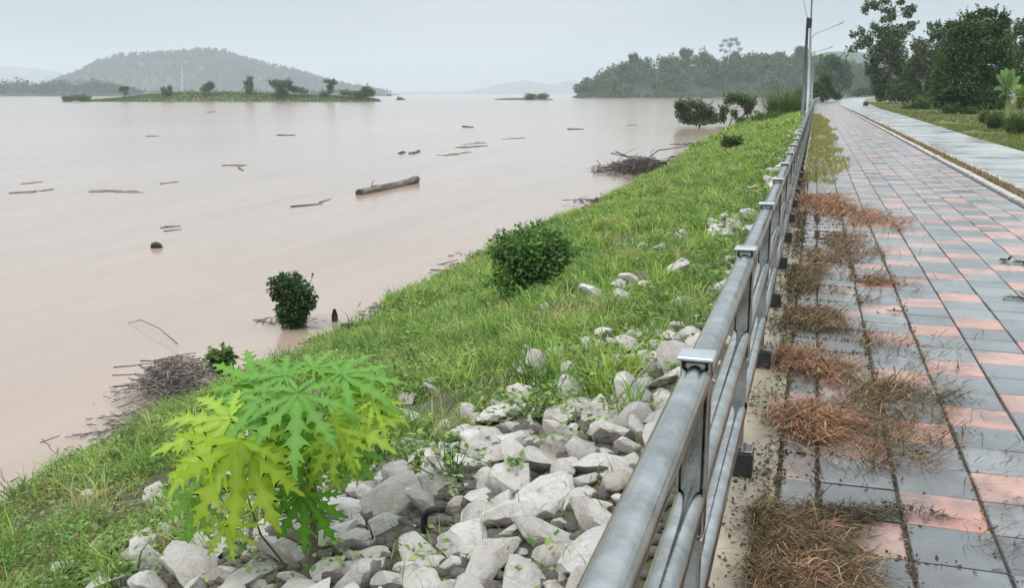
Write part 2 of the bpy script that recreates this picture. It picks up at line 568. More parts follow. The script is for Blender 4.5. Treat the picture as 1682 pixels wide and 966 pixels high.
# a few pavers do not follow the pattern
flip = rng.uniform(size=len(cells)) < .04
cells[flip, 3] = 1 - cells[flip, 3]
uu, vv, ff = project(np.c_[cells[:, :2], np.zeros(len(cells))])
inview = (uu > -30) & (uu < 1730) & (vv < 1010) & (vv > 0)
order = np.argsort(np.where(inview, ff, 1e6))
near = set(order[:298].tolist())
rest = Geo()
for i, (x, y, k, c) in enumerate(cells):
    dz, rx, ry = rng.normal(0, .0016), rng.normal(0, .008 if y < 9 else .004), rng.normal(0, .008 if y < 9 else .004)
    jx, jy = rng.normal(0, .0012, 2)
    if i in near:
        inst('tile', PAV[int(k), int(c)], walk, (x + jx, y + jy, dz), (rx, ry, rng.normal(0, .004)))
    else:
        w = .139 if k else .289
        V, F = box((x - w / 2 + jx, y - .1445 + jy, -.03), (x + w / 2 + jx, y + .1445 + jy, dz), .005)
        V[:, 2] += np.where(V[:, 2] > -.02, (V[:, 1] - y) * rx - (V[:, 0] - x) * ry, 0)
        rest.add(V, F, mi=int(c))
o = rest.obj('tiles', [M_GREY, M_PINK], walk, kind='stuff')
far = np.arange(126, 420, 6.0)
Geo().add(*strip(far, xoff(far) - .05, xoff(far) + 2.84, -.002)).obj('far_paving', M_GREY, walk)

ys = np.concatenate([np.arange(-12, 124, 4.0), np.arange(124, 420, 8.0)])
tag(Geo().add(*sweep(ys, [-.42, -.06, -.06, -.42], [-.4, -.4, -.003, -.003], xoff)).obj('concrete_beam', M_CONC), 'tan concrete footing strip under the railing', None, None, 'structure')
def kerb(name, x0, x1, z1, label, step):
    root = empty(name, (0, 0, 0), label, None, None, 'structure')
    y = -6.0
    while y < 300:
        L = step if y < 90 else step * 4
        yy = np.linspace(y, y + L - .012, 3)
        dz = rng.normal(0, .004)
        dx = rng.normal(0, .005)
        V, F = sweep(yy, [x0 + dx, x1 + dx, x1 + dx, x1 - .015 + dx, x0 + .015 + dx, x0 + dx], [-.3, -.3, z1 - .015 + dz, z1 + dz, z1 + dz, z1 - .015 + dz], xoff)
        Geo().add(V, F).obj('kerb_stone', M_KERB, root)
        y += L
    return root
kerb('kerb', 2.87, 2.99, .035, 'pale kerb along the tiled walkway', 1.0)
kerb('kerb', 3.21, 3.31, .045, 'pale kerb along the concrete road', 1.0)

# road of concrete slabs
RY, RX = [-20, 37, 53, 80, 104, 181, 300, 420], [5.4, 5.42, 5.72, 6.1, 6.3, 8.4, 13.5, 24.0]
def redge(y): return np.interp(y, RY, RX)
road = empty('road', (0, 0, 0), 'wet concrete road beside the walkway', None, None, 'structure')
y = 2.0
while y < 400:
    L = 8.0 if y < 130 else 24.0
    yy = np.linspace(y, y + L - .03, 5)
    a, b = xoff(yy) + 3.315, redge(yy)
    n = 5
    V = np.concatenate([np.c_[a, yy, np.full(n, .012)], np.c_[b, yy, np.full(n, .012)], np.c_[a, yy, np.full(n, -.15)], np.c_[b, yy, np.full(n, -.15)]])
    i = np.arange(n - 1)
    F = [np.stack([i, n + i, n + i + 1, i + 1], -1), np.stack([n + i, 3 * n + i, 3 * n + i + 1, n + i + 1], -1), np.array([[0, 2 * n, 3 * n, n], [n - 1, 2 * n - 1, 4 * n - 1, 3 * n - 1]])]
    Geo().add(V, F).obj('concrete_slab', M_ROAD, road)
    y += L

# ------------------------------------------------------------------ far hills
def ridge(name, label, prof, Y, base_v, wid, bumps=.06, k=0, mat_=None):
    pu = np.arange(prof[0][0], prof[-1][0] + 1, max(2, (prof[-1][0] - prof[0][0]) / 160))
    pv = np.interp(pu, [p[0] for p in prof], [p[1] for p in prof])
    m = 15
    G = []
    for q, s in enumerate(np.linspace(-1, 1, m)):
        row = []
        for u, v in zip(pu, pv):
            top = at(u, v, Y)
            hgt = top[2] - (WATER - 1)
            base = top.copy()
            fall = math.cos(s * math.pi / 2) ** .9 if abs(s) < 1 else 0
            z = WATER - 1 + hgt * fall * (1 - bumps * (1 - 0.9 * (q == m // 2)) * float(fbm(u * .05 + q, q * .7, k)))
            p = base + FWD * (s * wid)
            row.append([p[0], p[1], z])
        G.append(row)
    n = len(pu)
    V = np.array(G).reshape(-1, 3)
    i = np.arange(m - 1)[:, None] * n
    j = np.arange(n - 1)[None]
    F = np.stack([i + j, i + j + 1, i + n + j + 1, i + n + j], -1).reshape(-1, 4)
    return tag(Geo().add(V, [F]).obj(name, mat_ or M_HILL, smooth=True), label, None, None, 'structure'), V.reshape(m, n, 3)

PAL_FAR = [(.020, .042, .022), (.030, .056, .026), (.038, .066, .028), (.024, .046, .024)]
PAL_DARK = [(.045, .09, .03), (.075, .135, .04), (.11, .18, .055), (.055, .105, .034), (.16, .22, .09)]
PAL_MID = [(.07, .12, .035), (.10, .16, .045), (.13, .20, .06), (.05, .095, .03)]
PAL_VINE = [(.09, .12, .04), (.13, .16, .06), (.065, .10, .035), (.15, .16, .07)]
PAL_YEL = [(.20, .30, .05), (.15, .25, .045), (.26, .34, .06)]

def forest(g, spots, per, pal, leaf):
    for (x, y, z, h) in spots:
        r = h * rng.uniform(.28, .42)
        p = [np.array(c) * rng.uniform(.75, 1.3) for c in pal]
        for q in range(3):
            c = np.array([x, y, z + h * rng.uniform(.5, .72)]) + rng.normal(0, 1, 3) * r * np.array([.5, .5, .3])
            g.add(*leaf_blob(c, (r * .8, r * .8, h * .33), per // 3, leaf, p, .5, .5))

def slope_spots(G, n, h0, h1, front=True):
    out = []
    m, k = G.shape[:2]
    for _ in range(n):
        q = rng.uniform(0, m // 2 + (.6 if front else 3))
        j = rng.uniform(0, k - 1.01)
        a, b = int(q), int(j)
        p = G[a, b] * (1 - (q - a)) * (1 - (j - b)) + G[a + 1, b] * (q - a) * (1 - (j - b)) + G[a, b + 1] * (1 - (q - a)) * (j - b) + G[a + 1, b + 1] * (q - a) * (j - b)
        if p[2] > WATER + .5: out.append((*p, rng.uniform(h0, h1)))
    return out

_, G1 = ridge('hill', 'broad wooded hill rising beyond the left bank', [(70, 152), (95, 142), (125, 128), (150, 112), (172, 99), (195, 91), (250, 87), (300, 84), (330, 81), (362, 82), (390, 92), (420, 101), (450, 108), (480, 115), (520, 128), (560, 138), (600, 147), (640, 153)], 3000, 153, 300, .22, 1)
fg = Geo()
forest(fg, slope_spots(G1, 2600, 7, 13), 30, PAL_FAR, 3.6)
tag(fg.obj('hill_forest', M_LEAF), 'forest covering the broad hill across the river', None, None, 'stuff')
ridge('hill', 'faint low ridge at the far left edge of the valley', [(-300, 95), (-150, 100), (0, 107), (60, 112), (110, 120), (170, 130), (260, 152)], 7300, 153, 600, .1, 4)
ridge('hill', 'faint misty ridge far down the river', [(640, 152), (690, 150), (760, 151), (800, 143), (830, 136), (865, 131), (885, 135), (905, 138), (935, 131), (960, 134), (1000, 140), (1060, 150)], 7000, 153, 800, .1, 6)
ridge('hill', 'misty wooded ridge behind the bend of the walkway', [(1230, 140), (1290, 112), (1330, 92), (1360, 84), (1400, 83), (1450, 90), (1520, 100), (1620, 112), (1700, 125)], 1900, 153, 250, .1, 8)

_, G2 = ridge('hill', 'wooded spur reaching into the river', [(944, 158), (962, 146), (985, 135), (1010, 124), (1040, 116), (1080, 111), (1130, 107), (1180, 108), (1230, 106), (1280, 104), (1330, 106), (1400, 120), (1460, 135)], 880, 160, 75, .12, 9)
fg = Geo()
forest(fg, slope_spots(G2, 520, 6, 13), 110, [(.06, .11, .03), (.09, .15, .04), (.04, .08, .025), (.03, .06, .02), (.12, .17, .05)], 1.6)
# pale bamboo clumps along the water's edge
for u in np.arange(952, 1300, 9):
    p = flat(u, 160.6, WATER)
    forest(fg, [(p[0], p[1], WATER - .8, rng.uniform(4, 9))], 90, PAL_MID + [(.13, .18, .07)], 1.2)
tag(fg.obj('spur_forest', M_LEAF), 'dense forest covering the spur on the far bank', None, None, 'stuff')

# left treeline on its low shore
shore_pts = [(-140, 153.6), (-60, 153.6), (0, 153.6), (60, 153.6), (120, 153.6), (200, 153.4), (300, 154)]
_, G3 = ridge('shore', 'low far shore below the left treeline', [(-200, 151.5), (0, 150.5), (60, 150.5), (150, 150), (200, 150.5), (360, 150), (560, 152), (640, 154)], 1500, 153, 40, .1, 12)
fg = Geo()
sp = []
for u in np.arange(-60, 230, 3.2):
    h = np.interp(u, [-60, 0, 20, 40, 60, 95, 130, 150, 190, 230], [22, 20, 20, 28, 18, 26, 22, 25, 20, 10])
    p = at(u, 150, 1480 + rng.uniform(-40, 40))
    sp.append((p[0], p[1], WATER, h * rng.uniform(.8, 1.1)))
forest(fg, sp, 120, [(.022, .045, .02), (.03, .055, .024), (.04, .07, .028)], 2.6)
sp = []
for u in np.arange(230, 620, 6):
    p = at(u, 150, 1520 + rng.uniform(-40, 40))
    sp.append((p[0], p[1], WATER, rng.uniform(5, 11)))
forest(fg, sp, 80, PAL_FAR, 2.4)
tag(fg.obj('treeline', M_LEAF), 'dark treeline along the far left shore', None, None, 'stuff')

# ------------------------------------------------------------------ trees made of limbs and leaf clumps
LSC = .42
def clump_tree(name, label, cat, Y, trunk, clumps, leaf, dens, pal, tr=.25, group=None, thick=.8, limbs=True, bark=None, ar=.4, base_z=None, shell=.5):
    b = at(trunk[0][0], trunk[0][1], Y)
    if base_z is not None: b[2] = base_z
    root = empty(name, b, label, cat, group)
    pts = np.array([at(u, v, Y + rng.normal(0, .004) * Y * (i > 0)) for i, (u, v) in enumerate(trunk)])
    pts[0] = b - UP * .3
    n = len(pts)
    s = np.linspace(0, n - 1, n * 3)
    P = np.stack([np.interp(s, np.arange(n), pts[:, k]) for k in range(3)], -1)
    wood = Geo().add(*tube(P, tr * np.linspace(1.15, .3, len(P)), 8))
    lg = Geo()
    for c in clumps:
        u, v, ru, rv = c[:4]
        pl = c[4] if len(c) > 4 else pal
        px = Y / FPX
        r = np.array([ru * px, max(ru, rv) * px * thick, rv * px])
        ctr = at(u, v, Y) + FWD * rng.uniform(-.5, .5) * thick * ru * px
        lf = leaf * LSC
        k = max(30, int(dens * 10.0 * ru * rv * px * px / (lf * lf)))
        lg.add(*leaf_blob(ctr, r, k, lf, [np.array(q) * rng.uniform(.7, 1.35) for q in pl], ar, shell))
        for _ in range(5):                                   # loose shoots that break the outline
            dd = rdir(1)[0] * np.array([1, 1, .7]) + UP * .45
            s0 = ctr + dd * r * .75
            e0 = s0 + dd * r * rng.uniform(.3, .75) + UP * r[2] * rng.uniform(0, .3)
            m = max(6, min(24, k // 25))
            tt = rng.uniform(0, 1, m)[:, None]
            Lq = lf * rng.uniform(.6, 1.2, m)
            lg.add(*cards(s0 + (e0 - s0) * tt + rng.normal(0, lf * .25, (m, 3)), rdir(m) + (e0 - s0) / np.linalg.norm(e0 - s0) * .6, UP + rdir(m) * .7, Lq, Lq * ar, pick(pl, m)))
        if limbs:
            low = P[P[:, 2] < ctr[2] - .1 * r[2]]
            st = low[np.argmin(np.linalg.norm(low - ctr, axis=1) + (ctr[2] - low[:, 2]) * .2)] if len(low) else P[1]
            mid = (st + ctr) / 2 + rng.normal(0, .12, 3) * np.linalg.norm(ctr - st) * .5
            wood.add(*tube([st, mid, ctr], [tr * .3, tr * .2, tr * .06], 5))
    wood.obj('trunk', bark or M_BARK, root, True, b)
    lg.obj('crown', M_LEAF, root, False, b)
    return root

Y1 = 168
clump_tree('tall_tree', 'tall tree with open big-leaved top and pale trunk beside the road bend', 'tree', Y1,
    [(1467, 168), (1465, 140), (1466, 120), (1461, 88), (1464, 40), (1468, 12)],
    [(1421, 13, 7, 9), (1433, 6, 8, 6), (1453, 1, 11, 5), (1440, 11, 5, 4), (1464, 24, 8, 11), (1453, 15, 6, 4), (1452, 31, 7, 5), (1492, 19, 9, 10), (1480, 2, 6, 5), (1500, 12, 5, 6),
     (1435, 42, 7, 5), (1403, 56, 6, 5), (1414, 50, 6, 5), (1400, 80, 9, 4), (1412, 72, 9, 8), (1424, 66, 11, 10), (1447, 52, 16, 11), (1478, 50, 16, 11), (1495, 42, 8, 7),
     (1464, 66, 24, 15, PAL_MID), (1440, 86, 18, 18), (1472, 88, 22, 20, PAL_VINE), (1434, 112, 13, 18), (1450, 118, 14, 12, PAL_VINE), (1482, 112, 18, 14, PAL_VINE), (1444, 138, 14, 18), (1456, 140, 12, 14), (1478, 140, 16, 16), (1450, 156, 12, 10), (1484, 156, 14, 12)],
    .95, 4.2, PAL_DARK, .34, bark=simple('pale_bark', (.42, .39, .34), .8, var=.3, scale=3))
clump_tree('vine_draped_tree', 'vine-draped tree between the tall tree and the big round tree', 'tree', 163,
    [(1515, 168), (1516, 140), (1520, 110), (1522, 85)],
    [(1518, 74, 18, 14, PAL_VINE), (1540, 88, 14, 20, PAL_VINE), (1508, 96, 16, 22, PAL_VINE), (1528, 118, 18, 26, PAL_VINE), (1500, 132, 18, 20), (1524, 148, 18, 16), (1488, 150, 16, 18), (1470, 152, 14, 15), (1528, 42, 5, 5), (1541, 40, 5, 5), (1534, 54, 13, 8), (1552, 60, 14, 14), (1510, 150, 20, 16), (1535, 150, 16, 16), (1500, 112, 16, 18)],
    .9, 4.6, PAL_DARK, .3)
clump_tree('round_tree', 'big dense round tree with wispy top right of the pale pole', 'tree', 78,
    [(1585, 188), (1588, 150), (1595, 110), (1600, 80)],
    [(1600, 45, 34, 20), (1640, 42, 24, 18), (1572, 52, 22, 18), (1562, 84, 26, 24), (1600, 82, 38, 30), (1640, 80, 28, 28), (1580, 122, 34, 26), (1622, 122, 34, 26), (1560, 142, 30, 22), (1600, 152, 38, 20), (1636, 148, 24, 22),
     (1626, 20, 12, 8), (1592, 26, 10, 8), (1610, 22, 10, 9), (1575, 162, 32, 20), (1612, 164, 32, 18), (1545, 160, 18, 20), (1640, 162, 22, 18), (1555, 110, 20, 20), (1655, 36, 8, 9), (1560, 40, 8, 6), (1648, 26, 7, 9), (1608, 70, 13, 8, PAL_MID + PAL_YEL), (1545, 125, 16, 16), (1655, 110, 14, 18), (1580, 170, 24, 12)],
    .42, 4.4, PAL_DARK + [(.06, .10, .05)], .11)
clump_tree('yellowish_tree', 'yellow-green tree at the right edge behind the banana plant', 'tree', 95,
    [(1690, 185), (1690, 140), (1688, 90), (1686, 60)],
    [(1674, 84, 16, 16, PAL_MID + PAL_YEL), (1690, 66, 18, 20, PAL_MID), (1668, 108, 17, 18, PAL_MID), (1700, 105, 22, 26), (1676, 134, 18, 18, PAL_DARK), (1662, 58, 12, 12, PAL_DARK), (1705, 50, 22, 22), (1650, 68, 12, 12), (1678, 46, 12, 10)],
    .5, 4.0, PAL_MID, .2)
clump_tree('leafy_shrub', 'yellow-green leafy shrub right of the banana plant', 'shrub', 60, [(1680, 182), (1680, 160), (1679, 150)],
    [(1677, 158, 10, 13, PAL_YEL), (1688, 150, 10, 14, PAL_YEL), (1680, 172, 10, 8, PAL_YEL)], .3, 3.0, PAL_YEL, .06)
for (u, v, ru, rv, pal, lab) in [
    (1512, 170, 17, 13, PAL_MID + [(.11, .15, .08)], 'pale green rounded shrub under the vine-draped tree'),
    (1488, 176, 9, 6, PAL_VINE, 'small low shrub at the foot of the pale trunk'),
    (1538, 180, 12, 8, PAL_MID, 'low shrub right of the pale rounded shrub'),
    (1592, 182, 14, 9, PAL_MID + [(.11, .15, .08)], 'grey-green shrub at the foot of the round tree'),
    (1560, 178, 14, 9, PAL_DARK, 'dark small shrub left of the grey-green shrub'),
    (1618, 190, 10, 12, PAL_VINE, 'tufted olive bush by the road, leftmost of the roadside three'),
    (1638, 196, 17, 15, PAL_DARK, 'dark tufted bush in the middle of the roadside three'),
    (1670, 203, 20, 18, PAL_MID, 'large tufted bush at the right edge beside the road')]:
    Yb = 74 if v > 186 else 85
    Yb = {190: 46, 196: 42, 203: 38}.get(v, 100 if u < 1545 else 76)
    clump_tree('shrub', lab, 'shrub', Yb, [(u, v + rv * .9), (u, v), (u + 1, v - rv * .4)], [(u, v, ru, rv), (u - ru * .4, v + rv * .4, ru * .6, rv * .6), (u + ru * .4, v + rv * .4, ru * .6, rv * .6)], .16 * Yb / 50, 3.2, pal, .03, 'shrubs along the road verge', limbs=False, base_z=-.07)

# banana plant
def banana():
    Yb = 60
    b = at(1656, 184, Yb)
    root = empty('banana_plant', b, 'banana plant with broad upright leaves before the round tree', 'plant')
    top = at(1655, 156, Yb)
    Geo().add(*tube([b - UP * .3, (b + top) / 2, top], [.16, .13, .08], 8), col=(.25, .3, .12)).obj('stem', M_LEAF, root, True, b)
    for (u, v, dp, bend) in [(1652, 111, 0, .1), (1664, 112, .3, .2), (1675, 124, -.2, .35), (1637, 122, .3, .3), (1632, 146, -.5, .5), (1681, 142, .4, .5), (1640, 160, .3, .5), (1658, 118, -.3, .25), (1645, 114, .5, .3), (1682, 158, -.3, .6)]:
        tip = at(u, v, Yb + dp)
        n = 14
        s = np.linspace(0, 1, n)
        mid = top[None] * (1 - s)[:, None] + tip[None] * s[:, None] + UP * (np.sin(s * np.pi) * bend * .4)[:, None]
        L = np.linalg.norm(tip - top)
        d = (tip - top) / L
        side = np.cross(d, -FWD + UP * .5)
        side /= np.linalg.norm(side)
        w = L * .13 * (1 + .12 * np.sin(s * 23)) * np.clip(np.sin(np.pi * np.clip((s - .26) / .76, 0, 1)) ** .55, .035, 1)
        nr = np.cross(side, d)
        A = mid + side * w[:, None] + nr * (w * .3)[:, None]
        B = mid - side * w[:, None] + nr * (w * .3)[:, None]
        V = np.concatenate([A, mid, B])
        i = np.arange(n - 1)
        c = np.tile(pick([(.15, .23, .09), (.12, .20, .07)], 1), (3 * n, 1))
        c[n:2 * n] *= 1.25
        Geo().add(V, [np.stack([i, n + i, n + i + 1, i + 1], -1), np.stack([n + i, 2 * n + i, 2 * n + i + 1, n + i + 1], -1)], c).obj('leaf', M_LEAF, root, True, b)
banana()

# distant vegetation near the bend
clump_tree('bend_tree', 'bushy tree behind the far end of the railing', 'tree', 185, [(1352, 168), (1353, 150), (1356, 130)],
    [(1355, 128, 8, 8), (1347, 142, 12, 12), (1360, 142, 10, 12), (1350, 156, 16, 9), (1340, 152, 10, 10), (1375, 156, 10, 8), (1366, 150, 8, 9)], .9, 4.5, PAL_MID, .2)
clump_tree('mist_tree', 'large misty tree beyond the bend of the walkway', 'tree', 420, [(1385, 158), (1384, 130), (1380, 110), (1376, 95)],
    [(1372, 104, 16, 13), (1352, 112, 14, 12), (1388, 112, 12, 16), (1362, 96, 12, 8), (1378, 130, 14, 16), (1392, 134, 8, 14), (1356, 134, 14, 14)], 2.0, 4.5, PAL_DARK, .6)
clump_tree('mist_tree', 'smaller misty tree right of the large one beyond the bend', 'tree', 380, [(1422, 158), (1422, 150)],
    [(1420, 148, 10, 6), (1410, 152, 10, 5), (1432, 150, 10, 6)], 1.6, 4.5, PAL_DARK, .3)
def spiky(name, label, cat, u, v, Y, n, L, spread, pal, gr=None, z=None):
    b = at(u, v, Y)
    if z is not None: b[2] = z
    root = empty(name, b, label, cat, gr)
    az = rng.uniform(0, 2 * np.pi, n)
    P = b + np.c_[np.cos(az), np.sin(az), np.zeros(n)] * (rng.uniform(0, spread, n) ** .7)[:, None]
    V, F, C = blades(P, L * rng.uniform(.5, 1.1, n), np.full(n, L * .0065), az + rng.normal(0, .5, n), rng.uniform(.1, .95, n), pick(pal, n))
    Geo().add(V, F, C).obj('blades', M_LEAF, root, False, b, kind='stuff')
    return root
spiky('tall_grass_clump', 'tall spiky reed clump at the bank top left of the far lamp posts', 'reed clump', 1290, 186, 95, 1000, 3.9, 1.7, PAL_MID, z=-1.0)
spiky('tall_grass_clump', 'lower spiky reed clump beside the water behind the flooded shrubs', 'reed clump', 1272, 192, 92, 600, 2.2, 1.6, PAL_MID + PAL_DARK, z=-1.5)
clump_tree('bank_shrub', 'dark shrub at the bank top left of the lamp posts', 'shrub', 100, [(1304, 186), (1304, 165)], [(1302, 168, 12, 12), (1312, 160, 8, 14), (1296, 178, 14, 8)], .5, 4, PAL_DARK, .08)
for (Yq, tk, cl, lab) in [
    (103, [(1150, 204), (1147, 192), (1143, 180)], [(1141, 171, 19, 9), (1124, 175, 16, 10), (1156, 180, 18, 11), (1138, 189, 26, 10), (1164, 190, 14, 10), (1116, 170, 9, 7), (1150, 199, 24, 6), (1134, 197, 22, 7), (1122, 186, 14, 9), (1172, 197, 10, 6)], 'dense half-drowned shrub standing in the water, leftmost of the flooded three'),
    (108, [(1196, 203), (1204, 190), (1212, 172)], [(1212, 161, 20, 8), (1224, 168, 14, 10), (1198, 164, 12, 8), (1230, 180, 9, 9), (1190, 180, 9, 10), (1184, 193, 12, 9), (1206, 186, 7, 6), (1216, 196, 12, 6), (1236, 168, 9, 8)], 'half-drowned shrub with bare forked stems, middle of the flooded three'),
    (100, [(1245, 206), (1246, 196), (1247, 188)], [(1246, 192, 9, 8), (1238, 198, 8, 6), (1256, 196, 9, 7)], 'low half-drowned shrub touching the bank, rightmost of the flooded three')]:
    clump_tree('flooded_shrub', lab, 'shrub', Yq, tk, cl, .42, 3.4, PAL_DARK + [(.045, .07, .03)], .09, 'shrubs standing in the floodwater', base_z=WATER - .1)
clump_tree('bank_shrub', 'broad leafy shrub on the bank edge right of the flooded shrubs', 'shrub', 92, [(1232, 212), (1232, 204)], [(1228, 206, 12, 6), (1244, 203, 12, 6, PAL_MID), (1218, 211, 10, 5), (1256, 200, 10, 7)], .4, 3.2, PAL_DARK + PAL_MID, .05)
clump_tree('bank_shrub', 'leafy bright shrub on the bank edge below the reed clump', 'shrub', 88, [(1268, 204), (1268, 195)], [(1266, 196, 14, 7, PAL_MID), (1280, 190, 12, 6, PAL_MID), (1256, 203, 10, 5)], .35, 3.2, PAL_MID, .05)

# trees that stand out on the wooded spur
SPUR = 'trees standing out above the spur forest'
for (u, vt, vb, w, Yq, lab) in [
    (1040, 88, 118, 9, 868, 'slim tall tree at the left shoulder of the spur'), (1012, 115, 132, 8, 862, 'small round tree at the left end of the spur'),
    (1129, 78, 110, 16, 872, 'broad dark crowned tree above the middle of the spur'), (1098, 97, 116, 10, 868, 'round tree just left of the broad dark crown'),
    (1156, 87, 110, 12, 872, 'rounded tree between the broad dark crown and the pale bare tree'), (1242, 88, 112, 14, 872, 'soft rounded tree right of the pale bare tree'),
    (1283, 86, 112, 13, 872, 'rounded tree above the right part of the spur'), (1316, 76, 112, 15, 872, 'tall rounded tree behind the lamp posts on the spur')]:
    h = vb - vt
    cl = [(u + rng.uniform(-.5, .5) * w, vt + h * rng.uniform(.1, .45), w * rng.uniform(.35, .55), h * rng.uniform(.12, .2)) for _ in range(9)] + [(u, vt + h * .3, w * .6, h * .28)]
    clump_tree('spur_tree', lab, 'tree', Yq, [(u, vb + 14), (u, vb), (u, vt + h * .4)], cl, 1.6, 3.6, PAL_DARK, .5, SPUR)
clump_tree('bare_tree', 'pale trunked tree with thin open crown rising above the spur', 'tree', 855,
    [(1194, 124), (1195, 108), (1197, 94), (1199, 78)], [(1185, 74, 5, 3), (1192, 66, 6, 3), (1202, 64, 6, 3), (1212, 71, 5, 4), (1215, 80, 5, 3), (1184, 82, 4, 3), (1199, 72, 6, 4), (1206, 86, 5, 3), (1192, 84, 4, 3), (1209, 65, 4, 3)], 1.0, 1.6, PAL_DARK, .75,
    bark=simple('pale_grey_bark', (.5, .49, .46), .8, var=.2, scale=1), thick=1.0)

# the grassy island
ISL_Y = 445
isl_prof = [(146, 165.2), (200, 161), (250, 155), (300, 152), (360, 152), (420, 153), (500, 156), (560, 158), (600, 160), (622, 164.5)]
island, G4 = ridge('island', 'low grassy island in the river', isl_prof, ISL_Y, 165, 14, .1, 15, M_VERGE)
P = []
gi = Geo()
n = 16000
m_, k_ = G4.shape[:2]
q, j = rng.uniform(0, m_ - 1.01, n), rng.uniform(0, k_ - 1.01, n)
Pg = G4[q.astype(int), j.astype(int)] + (G4[q.astype(int) + 1, j.astype(int)] - G4[q.astype(int), j.astype(int)]) * (q % 1)[:, None] + (G4[q.astype(int), j.astype(int) + 1] - G4[q.astype(int), j.astype(int)]) * (j % 1)[:, None]
Pg = Pg[Pg[:, 2] > WATER - .2]
n = len(Pg)
gi.add(*blades(Pg - UP * .1, rng.uniform(.5, 1.3, n), np.full(n, .22), rng.uniform(0, 6.28, n), rng.uniform(.1, .8, n), pick([(.10, .16, .05), (.14, .20, .06), (.08, .13, .04), (.17, .21, .08)], n)))
tag(gi.obj('grass', M_GRASS), 'green grass covering the low island', None, None, 'stuff')
ISL = 'trees and bushes on the low island'
for (u, vt, vb, w, lab, cl) in [
    (126, 155, 168, 22, 'low dark bush at the left tip of the island', [(126, 160, 22, 5), (112, 163, 10, 4), (138, 162, 12, 5), (107, 160, 6, 2)]),
    (204, 141, 157, 9, 'small round tree near the left end of the island', [(202, 144, 7, 3), (208, 145, 5, 3), (199, 148, 4, 2), (205, 152, 3, 4)]),
    (272, 140, 157, 10, 'ragged small tree left of the mast on the island', [(268, 147, 5, 4), (278, 144, 5, 3), (274, 151, 10, 4)]),
    (342, 134, 150, 12, 'dark mound-shaped tree right of the mast on the island', [(342, 141, 11, 6), (338, 146, 12, 4), (346, 137, 6, 3)]),
    (409, 124, 156, 8, 'slender upright dark tree on the island', [(410, 128, 5, 4), (407, 136, 7, 5), (410, 146, 8, 7), (412, 138, 5, 6)]),
    (462, 130, 163, 16, 'largest broad tree on the island', [(460, 138, 16, 8), (450, 136, 9, 5), (472, 136, 10, 6), (464, 150, 12, 9), (462, 158, 11, 5)]),
    (484, 140, 154, 14, 'dark low tree just right of the largest island tree', [(484, 146, 12, 5), (498, 149, 10, 4), (478, 144, 7, 4)]),
    (542, 130, 160, 12, 'thin crowned tree on the right part of the island', [(538, 133, 8, 3), (546, 135, 8, 4), (542, 142, 6, 5), (532, 154, 10, 4), (543, 148, 5, 4)]),
    (570, 148, 162, 12, 'low bush right of the thin crowned island tree', [(566, 152, 10, 4), (580, 153, 10, 4)]),
    (602, 138, 162, 12, 'dense round tree at the right tip of the island', [(602, 146, 10, 6), (598, 153, 13, 6), (609, 152, 9, 6), (590, 156, 8, 4)])]:
    clump_tree('island_tree', lab, 'tree', ISL_Y - 6, [(u, vb), (u, (vt + vb) / 2 + 3), (u, vt + 4)], cl, 1.1, 4.2, PAL_DARK, .22, ISL)

# low islet in mid-river
ridge('islet', 'small flat islet in the middle of the river', [(812, 162.2), (830, 160.6), (860, 160), (890, 160.4), (908, 162)], 560, 162, 5, .1, 21, M_BANK)
for (u, w, lab) in [(872, 9, 'left bush on the mid-river islet'), (892, 11, 'right bush on the mid-river islet')]:
    clump_tree('islet_bush', lab, 'bush', 560, [(u, 163), (u, 158)], [(u, 157, w, 4), (u - 3, 159, w, 3)], 1.1, 4.5, PAL_DARK, .12, 'bushes on the mid-river islet', limbs=False)

# telecom mast on the left shore
def mast():
    b, tp_ = at(299, 152, 1460), at(299, 108, 1460)
    root = empty('lattice_mast', b, 'pale lattice mast beyond the island in front of the broad hill', 'mast')
    for k in range(4):
        a = k * math.pi / 2 + .4
        o = np.array([math.cos(a), math.sin(a), 0])
        Geo().add(*tube([b + o * 1.9, tp_ + o * .45], [.2, .13], 5)).obj('leg', M_WHITE, root, False, b)
    g = Geo()
    for s in np.linspace(.06, 1, 12):
        r = 1.9 * (1 - s) + .45 * s
        c = b * (1 - s) + tp_ * s
        q = [c + np.array([math.cos(k * math.pi / 2 + .4), math.sin(k * math.pi / 2 + .4), 0]) * r for k in range(5)]
        g.add(*tube(q, .13, 4))
    g.obj('braces', M_WHITE, root, False, b, kind='stuff')
    Geo().add(*tube([tp_, tp_ + UP * 3.2], [.25, .1], 5)).obj('antenna', M_WHITE, root, False, b)
mast()

# ------------------------------------------------------------------ railing
PSP, PY0, PX = 1.64, 2.164, -.228
rail_root = empty('railing', (PX, 0, 0), 'grey steel railing with three rails along the river side of the walkway', 'railing')
def rrect(w, h, r, seg=7):
    out = []
    for (cx, cz, a0) in ((w / 2 - r, h / 2 - r, 0), (-w / 2 + r, h / 2 - r, 90), (-w / 2 + r, -h / 2 + r, 180), (w / 2 - r, -h / 2 + r, 270)):
        for k in range(seg + 1):
            a = R(a0 + 90 * k / seg)
            out.append((cx + r * math.cos(a), cz + r * math.sin(a)))
    return np.array(out)
def rail_mesh(L, w, h, r):
    s = rrect(w, h, r)
    m = len(s)
    V = np.concatenate([np.c_[s[:, 0], np.full(m, y), s[:, 1]] for y in (-L / 2, 0, L / 2)])
    i = np.arange(2)[:, None] * m
    j = np.arange(m)[None]
    k = (j + 1) % m
    F = np.stack([i + j, i + m + j, i + m + k, i + k], -1).reshape(-1, 4)[:, ::-1]
    return Geo().add(V, [F]).mesh('rail', M_STEEL, True)
RAIL = rail_mesh(PSP - .062, .070, .078, .0345)
gp = Geo()
gp.add(*box((-.028, -.031, .10), (.028, .031, .935), .006))          # tube
